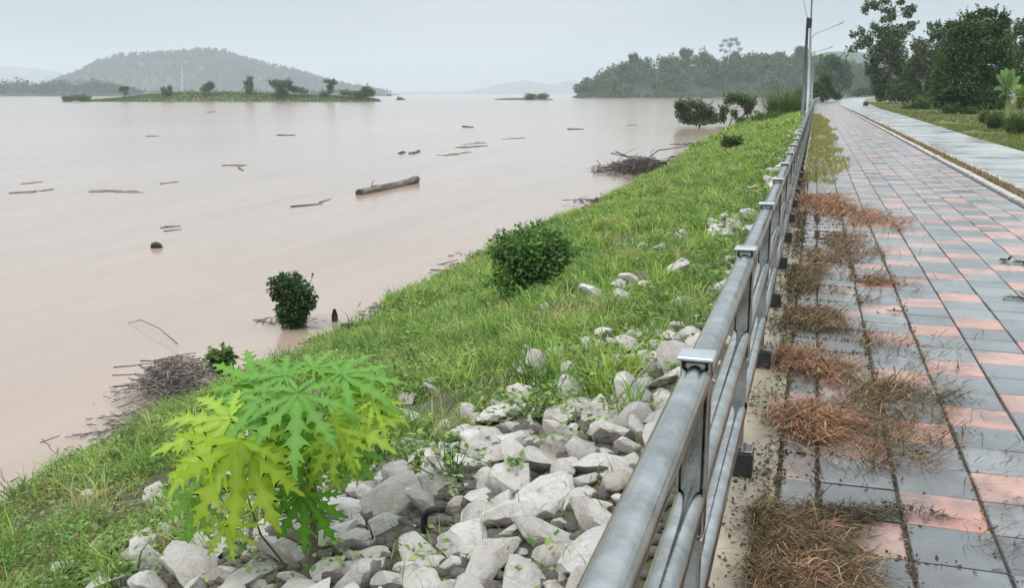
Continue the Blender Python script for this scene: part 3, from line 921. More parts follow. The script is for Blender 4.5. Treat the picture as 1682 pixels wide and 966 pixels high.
gp.add(*box((-.034, -.036, .50), (-.0285, .036, .935), .002))         # cheek plates
gp.add(*box((.0285, -.036, .50), (.034, .036, .935), .002))
gp.add(*box((-.034, -.037, .455), (.034, .037, .497), .004))
POST = gp.mesh('post', M_STEEL)
CAPM = Geo().add(*box((-.043, -.043, .936), (.042, .042, .946), .003)).mesh('cap_plate', M_CAP)
gf = Geo().add(*box((-.05, -.05, -.003), (.072, .05, .10), .006))
FOOT = gf.mesh('footing', M_FOOT)
BASE = Geo().add(*box((-.045, -.045, .101), (.068, .045, .111), .003)).mesh('base_plate', M_STEEL)
NP = 66
for k in range(-2, NP):
    y = PY0 + PSP * k
    p = inst('post', POST, rail_root, (float(xoff(y)), y, 0), (0, 0, rng.normal(0, .006)))
    inst('cap_plate', CAPM, p)
    inst('footing', FOOT, p)
    inst('base_plate', BASE, p)
    if k < NP - 1:
        for z in (.886, .585, .27):
            inst('rail', RAIL, rail_root, (float(xoff(y + .82)) + rng.normal(0, .001), y + PSP / 2, z + rng.normal(0, .0015)), (0, rng.normal(0, .02), 0))
# the railing beyond, seen across the bend
y0 = PY0 + PSP * NP
fr_ = empty('railing', (0, y0, 0), 'far pale stretch of railing where the walkway bends right', 'railing')
ys = np.arange(y0, 420, PSP)
for z in (.886, .585, .27):
    Geo().add(*tube(np.c_[xoff(ys) + PX, ys, np.full(len(ys), z)], .05, 6)).obj('rail', M_CAP, fr_, True, (0, y0, 0))
g = Geo()
for y in ys: g.add(*box((PX + xoff(y) - .05, y - .05, 0), (PX + xoff(y) + .05, y + .05, .95)))
g.obj('posts', M_CAP, fr_, False, (0, y0, 0), kind='stuff')

# ------------------------------------------------------------------ poles
def pole(name, label, base, top, r0, r1, m, group=None, cat='pole'):
    root = empty(name, base, label, cat, group)
    Geo().add(*tube([base - UP * .2, base * .5 + top * .5, top], [r0, (r0 + r1) / 2, r1], 10)).obj('shaft', m, root, True, base)
    return root
b = flat(1318, 192, -.05)
Yp = float(b @ FWD)
t1 = b + UP * 0
tp1 = at(1327, 28, Yp)
pl = pole('utility_pole', 'dark slim pole with black box near its top beside the railing', b, tp1, .13, .09, M_POLE)
q = at(1330, 37, Yp - .12)
Geo().add(*box(q - np.array([.14, .12, .32]), q + np.array([.14, .12, .32]), .03)).obj('junction_box', M_BLACK, pl, False, b)
Geo().add(*tube([at(1326, 30, Yp), at(1322, 10, Yp - .4), at(1316, -25, Yp - 1.0)], .014, 5)).obj('wire', M_BLACK, pl, False, b)
def street_lamp(label, u0, v0, ut, vt, arm, r, hgt=None):
    b = flat(u0, v0, 0)
    Yq = float(b @ FWD)
    tp_ = at(ut, vt, Yq)
    root = empty('street_lamp', b, label, 'street lamp', 'galvanised street lamps beside the walkway')
    Geo().add(*tube([b - UP * .2, (b + tp_) / 2, tp_], [r * 1.2, r, r * .8], 10)).obj('mast', M_POLEL, root, True, b)
    e = at(arm[0], arm[1], Yq)
    d = e - tp_
    P = [tp_ - UP * .05, tp_ + UP * .3 + d * .04, tp_ + d * .15 + UP * .45, tp_ + d * .5 + UP * .25, e]
    Geo().add(*tube(P, [r * .8, r * .7, r * .6, r * .55, r * .5], 8)).obj('arm', M_POLEL, root, True, b)
    L = d / np.linalg.norm(d)
    Geo().add(*tube([e - L * .1, e + L * .25, e + L * .7], [r * .5, r * 1.1, r * .6], 8)).obj('lamp_head', M_POLEL, root, True, b)
street_lamp('lamp post whose arm is cut off by the top of the picture', 1326, 184, 1335, -38, (1385, -80), .085)
street_lamp('lamp post with long arm reaching over the walkway, second along the path', 1329, 173, 1332, 64, (1378, 39), .11)
street_lamp('farthest small lamp post, its arm just above the misty trees', 1333, 169, 1336, 92, (1362, 78), .11)
b = at(1552, 180, 84)
pole('utility_pole', 'pale bare pole rising in front of the round tree', b, at(1557, 34, 84), .12, .08, M_POLEL)
b = flat(1422, 173.5)
o = Geo().add(*tube([b - UP * .1, b + UP * .25, b + UP * .5, b + UP * .62], [.32, .36, .3, .1], 9)).obj('marker_stone', M_BLACK, None, True, b)
tag(o, 'small dark marker stone on the outer edge of the road bend', 'marker')

# ------------------------------------------------------------------ riprap stones
def rock(seed):
    r_ = np.random.default_rng(seed)
    bm = bmesh.new()
    bmesh.ops.create_icosphere(bm, subdivisions=3, radius=1)
    V = np.array([v.co for v in bm.verts])
    F = np.array([[v.index for v in f.verts] for f in bm.faces])
    bm.free()
    sc = np.array([1.0, r_.uniform(.66, .95), r_.uniform(.5, .75)])
    for _ in range(13):
        n_ = r_.normal(size=3)
        n_ /= np.linalg.norm(n_)
        d = V @ n_
        o_ = r_.uniform(.36, .74)
        V = V - n_ * (np.maximum(d - o_, 0) * .97)[:, None]
    V = V + V * ((fbm(V[:, 0] * 2.6 + seed, V[:, 1] * 2.6 + V[:, 2] * 1.9, seed, 3) - .5) * .16)[:, None]
    V *= sc * np.array([1, 1, .88])
    V /= np.abs(V[:, 0]).max()
    return Geo().add(V, F)
def crease(me, ang):
    bm = bmesh.new()
    bm.from_mesh(me)
    for e in bm.edges:
        if len(e.link_faces) == 2 and e.calc_face_angle() > ang: e.smooth = False
    bm.to_mesh(me)
    bm.free()
    return me
ROCKS = [rock(40 + i) for i in range(14)]
ROCKM = [crease(r_.mesh('stone', M_STONE, True), R(24)) for r_ in ROCKS]
SBY = [1.0, 3.94, 4.23, 4.89, 5.2, 5.35, 5.5, 6.1, 7.0, 9, 45]
SBD = [3.9, 3.2, 2.6, 2.2, 1.8, 1.4, 1.05, .85, .85, .9, 1.1]
stones = []
CLEAR = [(on_bank(697, 882), .19), (on_bank(716, 868), .10), (on_bank(512, 930), .12)]
def try_stone(x, y, r, f=.86):
    for c_, q_ in CLEAR:
        if (c_[0] - x) ** 2 + (c_[1] - y) ** 2 < (q_ + r * .5) ** 2: return False
    for (a, b_, c, *_) in stones:
        if (a - x) ** 2 + (b_ - y) ** 2 < (f * (r + c)) ** 2: return False
    stones.append((x, y, r))
    return True
for rr, cnt in ((.14, 300), (.115, 1300), (.092, 3000), (.066, 5000), (.045, 5000)):
    for _ in range(cnt):
        y = rng.uniform(1.6, 7.2)
        d = rng.uniform(.52, 4.0)
        lim = np.interp(y, SBY, SBD)
        if d < lim + rng.normal(0, .12) or (d < lim + 1.3 and rng.uniform() < .05): try_stone(-d, y, rr * rng.uniform(.85, 1.15), .74)
for rr, cnt in ((.14, 500), (.10, 1600)):
    for _ in range(cnt):
        y = rng.uniform(7, 48)
        d = rng.uniform(.5, 1.35)
        if vnoise(y * .8, d * 2, 9) > .60 + .25 * (d - .5): try_stone(-d, y, rr * rng.uniform(.8, 1.2), .8)
for (u, v, k, s) in [(1010, 480, 7, .35), (1045, 492, 5, .3), (1150, 450, 7, .4), (1090, 520, 4, .3), (660, 770, 8, .35), (830, 690, 6, .3), (790, 690, 5, .25), (1130, 400, 7, .5), (1190, 330, 8, .7), (560, 520, 0, 0), (690, 640, 3, .3), (340, 760, 4, .4), (440, 790, 4, .3), (1060, 425, 5, .5)]:
    if k:
        c = on_bank(u, v)
        k = int(k * .7) + 1
        for _ in range(k): try_stone(c[0] + rng.normal(0, s), c[1] + rng.normal(0, s), rng.uniform(.07, .15), .7)
S = np.array(stones)
zz = bank_z(S[:, 0], S[:, 1])
uu, vv, ff = project(np.c_[S[:, :2], zz])
vis = (uu > -60) & (uu < 1700) & (vv < 1040)
size = np.where(vis, S[:, 2] / np.maximum(ff, .3), 0)
near = set(np.argsort(-size)[:298].tolist())
rest = Geo()
for i, (x, y, r_) in enumerate(S):
    rot = (rng.normal(.0, .25), rng.normal(-.29, .25), rng.uniform(0, 6.28))
    k = int(rng.integers(0, len(ROCKS)))
    z = zz[i] + r_ * rng.uniform(.12, .4) + (.025 if -x > np.interp(y, SBY, SBD) + .25 else 0)
    if i in near:
        inst('stone', ROCKM[k], bank, (x, y, z), rot, (r_ * 1.22,) * 3)
    elif vis[i]:
        Mx = np.array(Matrix.LocRotScale(Vector((x, y, z)), __import__('mathutils').Euler(rot), Vector((r_ * 1.22,) * 3)))
        V = np.concatenate(ROCKS[k].V) @ Mx[:3, :3].T + Mx[:3, 3]
        rest.add(V, [np.concatenate(ROCKS[k].F)])
if rest.n: crease(rest.obj('stones', M_STONE, bank, True, kind='stuff').data, R(24))
# pebbly infill under the big stones
g = Geo()
ICO = ROCKS[3]
LOW = None
bm = bmesh.new()
bmesh.ops.create_icosphere(bm, subdivisions=1, radius=1)
LV = np.array([v.co for v in bm.verts])
LF = np.array([[v.index for v in f.verts] for f in bm.faces])
bm.free()
for _ in range(5600):
    y = rng.uniform(1.8, 7)
    d = rng.uniform(.45, np.interp(y, SBY, SBD) + .3)
    r_ = rng.uniform(.02, .05)
    V = LV * (1 + rng.normal(0, .14, (len(LV), 1))) * r_ * np.array([1, .8, .6])
    g.add(V + np.array([-d, y, float(bank_z(-d, y)) + r_ * .2]), LF)
tag(g.obj('gravel', M_MUDST, None, True), 'small broken stone between the riprap blocks', None, None, 'stuff')

# ------------------------------------------------------------------ grass and weeds on the bank
PAL_G = [(.15, .25, .055), (.27, .40, .08), (.37, .48, .11), (.10, .19, .045), (.44, .51, .15), (.21, .36, .075), (.25, .40, .09), (.13, .25, .055), (.40, .38, .17)]
PAL_W = [(.15, .27, .07), (.24, .36, .10), (.08, .16, .04), (.32, .42, .14)]
def scatter(y0, y1, n):
    y = rng.uniform(y0, y1, n)
    sh = np.interp(y, SH_Y, SH_D)
    d = .5 + rng.uniform(0, 1, n) * (sh + .15 - .5)
    x = xoff(y) - d
    z = bank_z(x, y)
    lim = np.interp(y, SBY, SBD)
    keep = (z > WATER - .12) & ((d > lim + rng.normal(.10, .22, n)) | (rng.uniform(size=n) < .035))
    keep &= ~((y > 7) & (d < 1.25) & (rng.uniform(size=n) < .12))
    # open patches of bare stone and soil
    keep &= fbm(x * 1.1, y * 1.1, 31) + rng.normal(0, .07, n) > .405
    return x[keep], y[keep], z[keep]
g = Geo()
for (y0, y1, n, h0, h1, w) in ((2.2, 6, 60000, .07, .22, .0032), (6, 12, 95000, .08, .26, .0042), (12, 25, 95000, .10, .30, .0075), (25, 60, 80000, .14, .36, .016), (60, 150, 50000, .25, .55, .04)):
    x, y, z = scatter(y0, y1, n)
    n = len(x)
    kc = np.clip(fbm(x * .9, y * .7, 17) * 1.6 - .3 + rng.normal(0, .24, n), 0, .999)
    tall = .30 + 1.5 * fbm(x * 1.5, y * 1.2, 23) ** 1.4
    g.add(*blades(np.c_[x, y, z - .01], rng.uniform(h0, h1, n) * tall, w * rng.uniform(.6, 1.3, n), rng.uniform(0, 6.28, n), rng.uniform(.25, 1.15, n), pick(PAL_G, n, .3, kc), 1.0))
tag(g.obj('grass', M_GRASS), 'fresh green grass growing over the river bank', None, None, 'stuff')
# tussocks: longer arching blades in bunches
g = Geo()
for _ in range(620):
    y = 2.4 + 45 * rng.uniform() ** 1.7
    x_, y_, z_ = scatter(y, y + .01, 12)
    if not len(x_): continue
    n = 46
    c = np.array([x_[0], y_[0], z_[0]])
    P = c + np.c_[rng.normal(0, .05, (n, 2)), np.zeros(n)]
    k = 1 + y / 22
    col = pick([PAL_G[int(rng.integers(0, len(PAL_G)))]], n, .2)
    g.add(*blades(P, rng.uniform(.18, .42, n), .0042 * k * rng.uniform(.7, 1.2, n), rng.uniform(0, 6.28, n), rng.uniform(.3, 1.2, n), col))
tag(g.obj('tussock_grass', M_GRASS), 'longer arching tussocks among the bank grass', None, None, 'stuff')
# broad-leaved weeds
g = Geo()
for _ in range(2600):
    y = 2.0 + 38 * rng.uniform() ** 2.0
    if rng.uniform() < .07:
        d = rng.uniform(.6, np.interp(y, SBY, SBD) + .3)
        c = np.array([-d, y, float(bank_z(-d, y)) + .05])
    else:
        x_, y_, z_ = scatter(y, y + .01, 8)
        if not len(x_): continue
        c = np.array([x_[0], y_[0], z_[0]])
    n = int(rng.integers(20, 50))
    k = 1 + y / 18
    rad = rng.uniform(.04, .12)
    P = c + np.c_[rng.normal(0, rad * .6, (n, 2)), rng.uniform(.01, rad * 1.7, n)]
    D = np.c_[rng.normal(0, 1, (n, 2)), rng.uniform(-.2, .6, n)]
    L = rng.uniform(.018, .042, n) * k
    g.add(*cards(P, D, UP + rdir(n) * .5, L, L * .33, pick(PAL_W, n)))
tag(g.obj('weeds', M_LEAF), 'small broad-leaved weeds among grass and stones', None, None, 'stuff')

# creeping brownish weeds near the waterline in the corner
g = Geo()
n = 9000
y = rng.uniform(2.6, 8.5, n)
d = rng.uniform(2.6, 6.5, n)
k = fbm(y * .9, d * .9, 81) + rng.normal(0, .07, n) > .55
y, d = y[k], d[k]
z = bank_z(-d, y)
k = z > WATER - .05
y, d, z = y[k], d[k], z[k]
n = len(y)
L = rng.uniform(.02, .05, n)
g.add(*cards(np.c_[-d, y, z + rng.uniform(.02, .16, n)], rdir(n) + UP * .2, UP + rdir(n) * .8, L, L * .3, pick([(.20, .13, .06), (.27, .20, .09), (.16, .15, .06), (.30, .27, .12), (.13, .09, .05)], n, .25)))
tag(g.obj('creeping_weeds', M_LEAF), 'brownish creeping weeds among the grass near the waterline', None, None, 'stuff')

# ------------------------------------------------------------------ bushes on and below the bank
def bush(name, label, cat, base, w, h, leaf, n, pal, lobes=9, group=None, dep=None):
    root = empty(name, base, label, cat, group)
    base = np.asarray(base, float)
    lg, wd = Geo(), Geo()
    for q in range(lobes):
        a = rng.uniform(0, 6.28)
        rr_ = rng.uniform(.1, .62)
        c = base + RIGHT * math.cos(a) * rr_ * w * .56 + FWD * math.sin(a) * rr_ * (dep or w) * .5 + UP * h * rng.uniform(.18, .74)
        lg.add(*leaf_blob(c, (w * .27, w * .27, h * .25), n // lobes, leaf, [np.array(p) * rng.uniform(.85, 1.2) for p in pal], .36, .42))
        wd.add(*tube([base - UP * .1 + RIGHT * rng.normal(0, w * .06), (base + c) / 2 + rng.normal(0, w * .04, 3), c], [.018, .012, .005], 5))
    # loose shoots on the outline
    for _ in range(46):
        a = rng.uniform(0, 6.28)
        e = base + RIGHT * math.cos(a) * w * .5 * rng.uniform(.3, 1.0) + FWD * math.sin(a) * w * .4 + UP * h * rng.uniform(.45, 1.0)
        s_ = base + (e - base) * .6
        wd.add(*tube([s_, (s_ + e) / 2, e], [.005, .004, .002], 4))
        m = 9
        tt = rng.uniform(.2, 1, m)[:, None]
        L = leaf * rng.uniform(.7, 1.2, m)
        lg.add(*cards(s_ + (e - s_) * tt, rdir(m) + UP * .2, UP + rdir(m) * .6, L, L * .36, pick(pal, m)))
    wd.obj('stem', M_BARK, root, True, base)
    lg.obj('crown', M_LEAF, root, False, base)
    return root
c = on_bank(872, 488)
bush('bush', 'dark leafy bush growing in the bank grass above the flood edge', 'bush', c, 1.12, .96, .058, 11000, [(.075, .16, .04), (.11, .22, .055), (.05, .11, .03), (.18, .31, .07)], 22)
c = flat(487, 536, WATER)
bush('bush', 'dark leafy bush standing in the water next to the black stake', 'bush', c, .80, .84, .065, 5600, [(.03, .07, .022), (.05, .10, .028), (.025, .06, .02), (.075, .13, .04)], 10)
bush('small_bush', 'small green sapling beside the driftwood heap at the water edge', 'bush', flat(362, 624, WATER + .05), .36, .42, .075, 420, PAL_MID + PAL_W, 5)
bush('small_bush', 'low sprig of dark leaves at the water edge right of the black stake', 'bush', flat(572, 552, WATER), .28, .16, .06, 130, PAL_DARK, 4)
bush('small_bush', 'small dark bush in the grass near the top of the bank far along', 'bush', on_bank(1200, 248), 1.0, .7, .12, 900, PAL_MID, 6)
0 and bush('small_bush', 'low dark weed patch in the grass right of the flooded driftwood', 'bush', on_bank(1165, 382), .5, .3, .08, 400, PAL_DARK, 5)

# ------------------------------------------------------------------ papaya plant
def papaya_leaf(j, dirv, nrm, size, col, vein, droop=.35, lobes=7, sq=.92, wm=1.12):
    d = dirv / np.linalg.norm(dirv)
    nrm = nrm - d * (nrm @ d)
    nrm /= np.linalg.norm(nrm)
    s = np.cross(nrm, d)
    g = Geo()
    angs = [0, 40, -40, 82, -82, 126, -126, 165, -165][:lobes]
    lens = [1, .94, .94, .78, .78, .56, .56, .36, .36][:lobes]
    KT = np.array([0, .10, .20, .28, .34, .42, .46, .52, .60, .64, .70, .77, .81, .88, .94, 1.0])
    KW = np.array([.010, .045, .070, .066, .045, .150, .085, .040, .155, .080, .036, .110, .050, .026, .030, .0])
    n = len(KT)
    for ai, (a, L) in enumerate(zip(angs, lens)):
        a = R(a * sq + rng.normal(0, 3))
        L = L * rng.uniform(.92, 1.06)
        t = KT.copy()
        fw = np.where(np.isin(np.arange(n), (5, 8, 11)), .075, 0.0) * L
        up_ = KW * rng.uniform(.8, 1.2, n) * L * wm
        lo_ = KW * rng.uniform(.8, 1.2, n) * L * wm
        def pt(r_, w_):
            x = r_ * math.cos(a) - w_ * math.sin(a)
            y = r_ * math.sin(a) + w_ * math.cos(a)
            rr2 = x * x + y * y
            z = -droop * rr2 - .12 * abs(y) * (1 if droop > 0 else 0) + abs(w_) * .16 + .006 * ai + .02 * math.sin(9 * r_ + ai)
            return j + (d * x + s * y + nrm * z) * size
        Mv = [pt(L * t[q], 0) for q in range(n)]
        A = [pt(L * t[q] + fw[q], up_[q]) for q in range(n)]
        B = [pt(L * t[q] + fw[q], -lo_[q]) for q in range(n)]
        i = np.arange(n - 1)
        c = np.tile(np.asarray(col, float), (3 * n, 1)) * rng.uniform(.9, 1.1)
        c[:n] = np.asarray(vein) * .6 + np.asarray(col) * .4
        g.add(np.array(Mv + A + B), [np.stack([i, i + 1, n + i + 1, n + i], -1), np.stack([i, 2 * n + i, 2 * n + i + 1, i + 1], -1)], c)
    return g
def papaya():
    Yc = 4.07
    b = at(512, 925, Yc)
    b[2] = float(bank_z(b[0], b[1]))
    root = empty('papaya_plant', b, 'young papaya plant with deeply lobed yellow-green leaves among the stones', 'plant')
    crown = at(508, 690, Yc)
    fork = at(512, 772, Yc)
    g = Geo().add(*tube([b - UP * .08, at(516, 860, Yc), fork, at(506, 728, Yc), crown], [.024, .021, .018, .015, .011], 9), col=(.15, .12, .075))
    g.add(*tube([at(513, 790, Yc), at(530, 735, Yc - .05), at(540, 690, Yc - .05)], [.012, .010, .008], 7), col=(.20, .19, .09))
    g.add(*tube([at(513, 800, Yc), at(480, 740, Yc + .06), at(470, 680, Yc + .08)], [.011, .009, .007], 7), col=(.20, .19, .09))
    g.obj('stem', M_WOOD, root, True, b)
    BG, GR, YG, YL, DK = (.14, .33, .05), (.16, .36, .04), (.28, .48, .032), (.35, .55, .025), (.075, .22, .028)
    VB, VY = (.26, .46, .13), (.55, .62, .16)
    px = Yc / FPX
    L = [  # junction u,v, depth offset, tip direction (right, up, away), normal (right, up, away), size px, colours, droop
        (392, 722, -.36, (-.16, -1, -.05), (.05, .25, -1), 186, YL, VY, .08, 7, .62, .95),
        (400, 724, -.33, (.30, -1, .05), (.15, .25, -1), 140, YG, VY, .12, 7, .62, .95),
        (382, 690, -.18, (-1, -.22, -.25), (-.15, .9, -.6), 158, YG, VY, .30, 9, .8, 1.15),
        (436, 660, -.15, (-.75, -.35, -.6), (0, 1, -.32), 128, BG, VB, .38, 9),
        (490, 648, -.20, (.1, -.55, -1), (0, 1, -.38), 132, BG, VB, .38, 9),
        (468, 618, .12, (-.7, .30, .6), (0, 1, -.45), 106, BG, VB, .30, 9),
        (562, 618, .02, (1, .05, .1), (.05, 1, -.4), 122, BG, VB, .35, 9),
        (540, 625, .15, (.6, .45, .6), (0, 1, -.35), 112, GR, VB, .35, 9),
        (548, 685, -.12, (1, -.05, .2), (.1, .8, -.75), 134, YG, VY, .20, 9, .72, 1.25),
        (552, 705, -.22, (-.05, -1, -.15), (.1, .45, -.9), 96, YG, VY, .15, 7, .6, 1.2),
        (612, 660, -.05, (.7, -.45, 0), (.2, .8, -.6), 78, YG, VY, .25, 7),
        (500, 812, -.22, (-.05, -1, -.05), (.05, .3, -1), 112, DK, GR, .10, 7, .7, 1.2),
        (316, 820, -.22, (-.35, -1, 0), (-.1, .35, -1), 92, GR, VB, .15, 7),
        (372, 862, -.32, (.1, -1, -.1), (0, .4, -1), 72, YG, VY, .15, 7),
        (440, 740, .05, (-.3, -.8, .3), (0, .6, -.8), 110, DK, GR, .15, 7),
        (516, 606, .18, (.3, .35, .9), (0, 1, -.45), 96, GR, VB, .3, 9),
        (455, 640, .10, (-.9, .1, -.2), (-.1, 1, -.35), 118, GR, VB, .38, 9),
        (590, 640, .08, (1, -.35, .2), (.1, 1, -.35), 108, GR, VB, .38, 9),
        (505, 700, -.10, (.25, -.7, -.5), (0, .7, -.8), 105, GR, VB, .3, 9),
        (525, 735, -.05, (.4, -.9, -.2), (.1, .6, -.8), 90, YG, VY, .2, 7),
        (455, 690, -.12, (-.3, -.8, -.4), (-.1, .7, -.8), 100, GR, VB, .3, 9),
        (488, 765, -.02, (-.4, -.9, -.2), (0, .5, -.9), 84, GR, VB, .15, 7),
        (570, 735, .02, (.5, -.8, -.1), (.15, .6, -.8), 80, GR, VB, .2, 7),
        (330, 735, -.05, (-.9, -.6, -.1), (-.15, .8, -.7), 95, YG, VY, .28, 7),
        (420, 628, .22, (-.7, .3, .3), (0, .8, -.6), 105, GR, VB, .25, 9),
        (350, 760, .02, (-.8, -.7, .2), (-.2, .7, -.7), 105, GR, VB, .2, 7),
        (470, 690, .12, (.2, -.8, .3), (0, .6, -.8), 90, DK, GR, .2, 7),
        (585, 745, .05, (.6, -.8, 0), (.2, .6, -.7), 60, GR, VB, .2, 7),
    ]
    for (u, v, dz, dr, nm, sz, col, vein, droop, lb, *ex) in L:
        j = at(u, v, Yc + dz)
        dv = RIGHT * dr[0] + UP * dr[1] + FWD * dr[2]
        nv = RIGHT * nm[0] + UP * nm[1] + FWD * nm[2]
        o = papaya_leaf(j, dv, nv, sz * px, col, vein, droop, lb, *ex).obj('leaf', M_PAPAYA, root, True, b)
        if col is YL: o['label'] = 'large yellow-green hanging leaf'
        if col is DK: o['label'] = 'dark green hanging leaf'
        st = crown if v < 720 and abs(u - 500) < 160 else at(508, 745, Yc)
        if v > 780: st = at(512, 800, Yc)
        mid = (st + j) / 2 + UP * .03
        Geo().add(*tube([st, mid, j], [.0075, .006, .0045], 6), col=(.30, .40, .14)).obj('leaf_stalk', M_LEAF, root, True, b)
papaya()

# young leafy weeds between the stones beside the papaya
for (u, v, h, lab) in [(590, 800, .34, 'leafy weed among the stones just right of the papaya stem'), (745, 800, .26, 'thin leafy weed in front of the big pale stone'), (880, 700, .3, 'bushy weed at the upper edge of the stones'),
                       (640, 770, .3, 'straggly weed at the grass edge above the black hook'), (690, 800, .22, 'small weed between stones left of the big pale stone'), (975, 650, .3, 'dark weed tuft beside the rounded brown stones')]:
    c = on_bank(u, v)
    root = empty('weed_plant', c, lab, 'weed', 'weeds growing between the riprap stones')
    lg, wd = Geo(), Geo()
    for _ in range(9):
        e = c + np.array([rng.normal(0, .10), rng.normal(0, .10), h * rng.uniform(.5, 1)])
        wd.add(*tube([c, (c + e) / 2 + rng.normal(0, .015, 3), e], [.004, .003, .0015], 4), col=(.14, .2, .06))
        m = 16
        L = rng.uniform(.02, .045, m)
        lg.add(*cards(c + (e - c) * rng.uniform(.25, 1, m)[:, None], rdir(m) + UP * .1, UP + rdir(m) * .5, L, L * .32, pick(PAL_W, m)))
    wd.obj('stem', M_LEAF, root, True, c)
    lg.obj('leaves', M_LEAF, root, False, c)

# ------------------------------------------------------------------ driftwood, debris, pipe
BRN = [(.10, .075, .055), (.16, .12, .09), (.06, .045, .035), (.22, .18, .14)]
def stick_pts(c, L, az, el=0.0, wob=.08, n=5):
    d = np.array([math.cos(az) * math.cos(el), math.sin(az) * math.cos(el), math.sin(el)])
    s = np.linspace(-.5, .5, n)[:, None]
    return np.asarray(c) + d * s * L + rng.normal(0, wob, (n, 3)) * L * .3 * np.array([1, 1, .25]) * (1 - abs(s))
def heap(name, label, c, a, b_, h, big, small, rmax, pal, ang=None, spread=1.6, Lk=1.0):
    root = empty(name, c, label, 'driftwood')
    for _ in range(big):
        p = np.asarray(c) + RIGHT * rng.normal(0, a * .4) + FWD * rng.normal(0, b_ * .4) + UP * rng.uniform(0, h)
        P = stick_pts(p, a * rng.uniform(.6, 1.3) * Lk, (ang if ang is not None else YAW) + rng.normal(0, spread * .4), rng.normal(0.05, .15), .10, 6)
        Geo().add(*tube(P, rmax * rng.uniform(.5, 1) * np.linspace(1, .4, 6), 6), col=pick(pal, 1)[0]).obj('stick', M_WOOD, root, True, c)
    g = Geo()
    for _ in range(small):
        rr_ = rng.normal(0, .42, 2)
        p = np.asarray(c) + RIGHT * rr_[0] * a + FWD * rr_[1] * b_ + UP * rng.uniform(-.02, h) * max(0, 1 - rr_ @ rr_)
        P = stick_pts(p, rng.uniform(.12, .5) * a * .7, rng.uniform(0, 3.14) if ang is None else ang + rng.normal(0, spread * .6), rng.normal(0, .3), .12, 4)
        g.add(*tube(P, rmax * rng.uniform(.18, .55), 4), col=pick(pal, 1, .3)[0])
    g.obj('twigs', M_WOOD, root, False, c, kind='stuff')
    return root
# flotsam along the waterline
g = Geo()
for _ in range(1500):
    y = 3.5 + 55 * rng.uniform() ** 1.6
    if fbm(y * .7, 1.5, 91) + rng.normal(0, .05) < .47: continue
    sh = float(np.interp(y, SH_Y, SH_D) + (fbm(y * .35, 3.0, 5) - .5) * .7)
    k = 1 + y / 22
    c = np.array([-sh + rng.normal(-.05, .16) * k ** .5, y, WATER + .015])
    c[2] = max(c[2], float(bank_z(c[0], c[1])) + .02)
    g.add(*tube(stick_pts(c, rng.uniform(.08, .30) * k ** .5, R(90) + rng.normal(0, .7), rng.normal(0, .12), .12, 3), .0035 * k * rng.uniform(.6, 1.5), 4), col=pick(BRN, 1, .3)[0])
tag(g.obj('shore_debris', M_WOOD), 'thin dark flotsam of twigs along the waterline', None, None, 'stuff')
heap('driftwood_heap', 'grey-brown heap of dead twigs at the water edge behind the papaya', flat(292, 640, WATER + .05), .62, .55, .42, 14, 1300, .012, [(.23, .175, .15), (.30, .25, .22), (.15, .115, .10), (.36, .31, .28)])
heap('driftwood_heap', 'low tangle of washed twigs in the water below the twig heap', flat(268, 688, WATER), .65, .55, .10, 5, 330, .012, [(.23, .19, .17), (.16, .13, .12), (.33, .29, .27)])
heap('branch_pile', 'long pile of dark fallen branches lying along the flood edge', flat(1058, 280, WATER + .05), 2.0, 3.6, .55, 18, 1100, .034, [(.07, .052, .04), (.11, .085, .065), (.045, .035, .028)], ang=R(62), spread=.9, Lk=1.5)
heap('driftwood_heap', 'small dark snag of twigs at the flood edge below the branch pile', flat(980, 332, WATER), .8, .9, .12, 5, 110, .03, BRN[:3])
heap('driftwood_heap', 'dark strip of drift caught at the far flood edge', flat(1150, 238, WATER), 1.6, .9, .15, 5, 90, .05, BRN[:3])
heap('driftwood_heap', 'scatter of dark twigs around the foot of the flooded bush', flat(470, 528, WATER), .5, .35, .06, 4, 120, .012, BRN)
heap('driftwood_heap', 'brushy dark twig drifting near the bank below the long bush', flat(747, 440, WATER), .45, .6, .05, 4, 60, .016, BRN[:3])
def one(name, label, pts, r_, col, cat='driftwood', grp=None, mtl=None, seg=7):
    pts = np.asarray(pts, float)
    c = pts[0]
    o = Geo().add(*tube(pts, r_, seg), col=col).obj(name, mtl or M_WOOD, None, True, c)
    return tag(o, label, cat, grp)
# the floating log
a, b_ = flat(590, 320, WATER), flat(684, 300, WATER)
lr = empty('floating_log', a, 'thick floating log with peeling bark in mid-river', 'log')
n = 16
s = np.linspace(0, 1, n)[:, None]
P = a * (1 - s) + b_ * s + UP * (.05 + .07 * s) + np.c_[np.zeros(n), np.zeros(n), .02 * np.sin(s[:, 0] * 7)]
rad = .15 + .012 * np.sin(np.arange(n) * 1.9) + .008 * rng.normal(size=n)
V, F = tube(P, rad, 14)
V += rng.normal(0, .006, V.shape)
cc = np.where((fbm(np.arange(len(V)) * .13, np.arange(len(V)) % 14 * .6, 3) > .5)[:, None], (.30, .25, .21), (.13, .10, .08))
Geo().add(V, F, cc).obj('trunk', M_WOOD, lr, True, a)
for e, q in ((P[0], -1), (P[-1], 1)):
    d = (b_ - a) / np.linalg.norm(b_ - a) * q
    Geo().add(*tube([e + d * .005, e + d * .02], [.14, .12], 14), col=(.06, .045, .035)).obj('cut_end', M_WOOD, lr, False, a)
st = P[3] + UP * .13
Geo().add(*tube([st, st + UP * .14 + RIGHT * .02, st + UP * .22 + RIGHT * .12], [.03, .022, .008], 6), col=(.3, .26, .22)).obj('branch_stub', M_WOOD, lr, True, a)

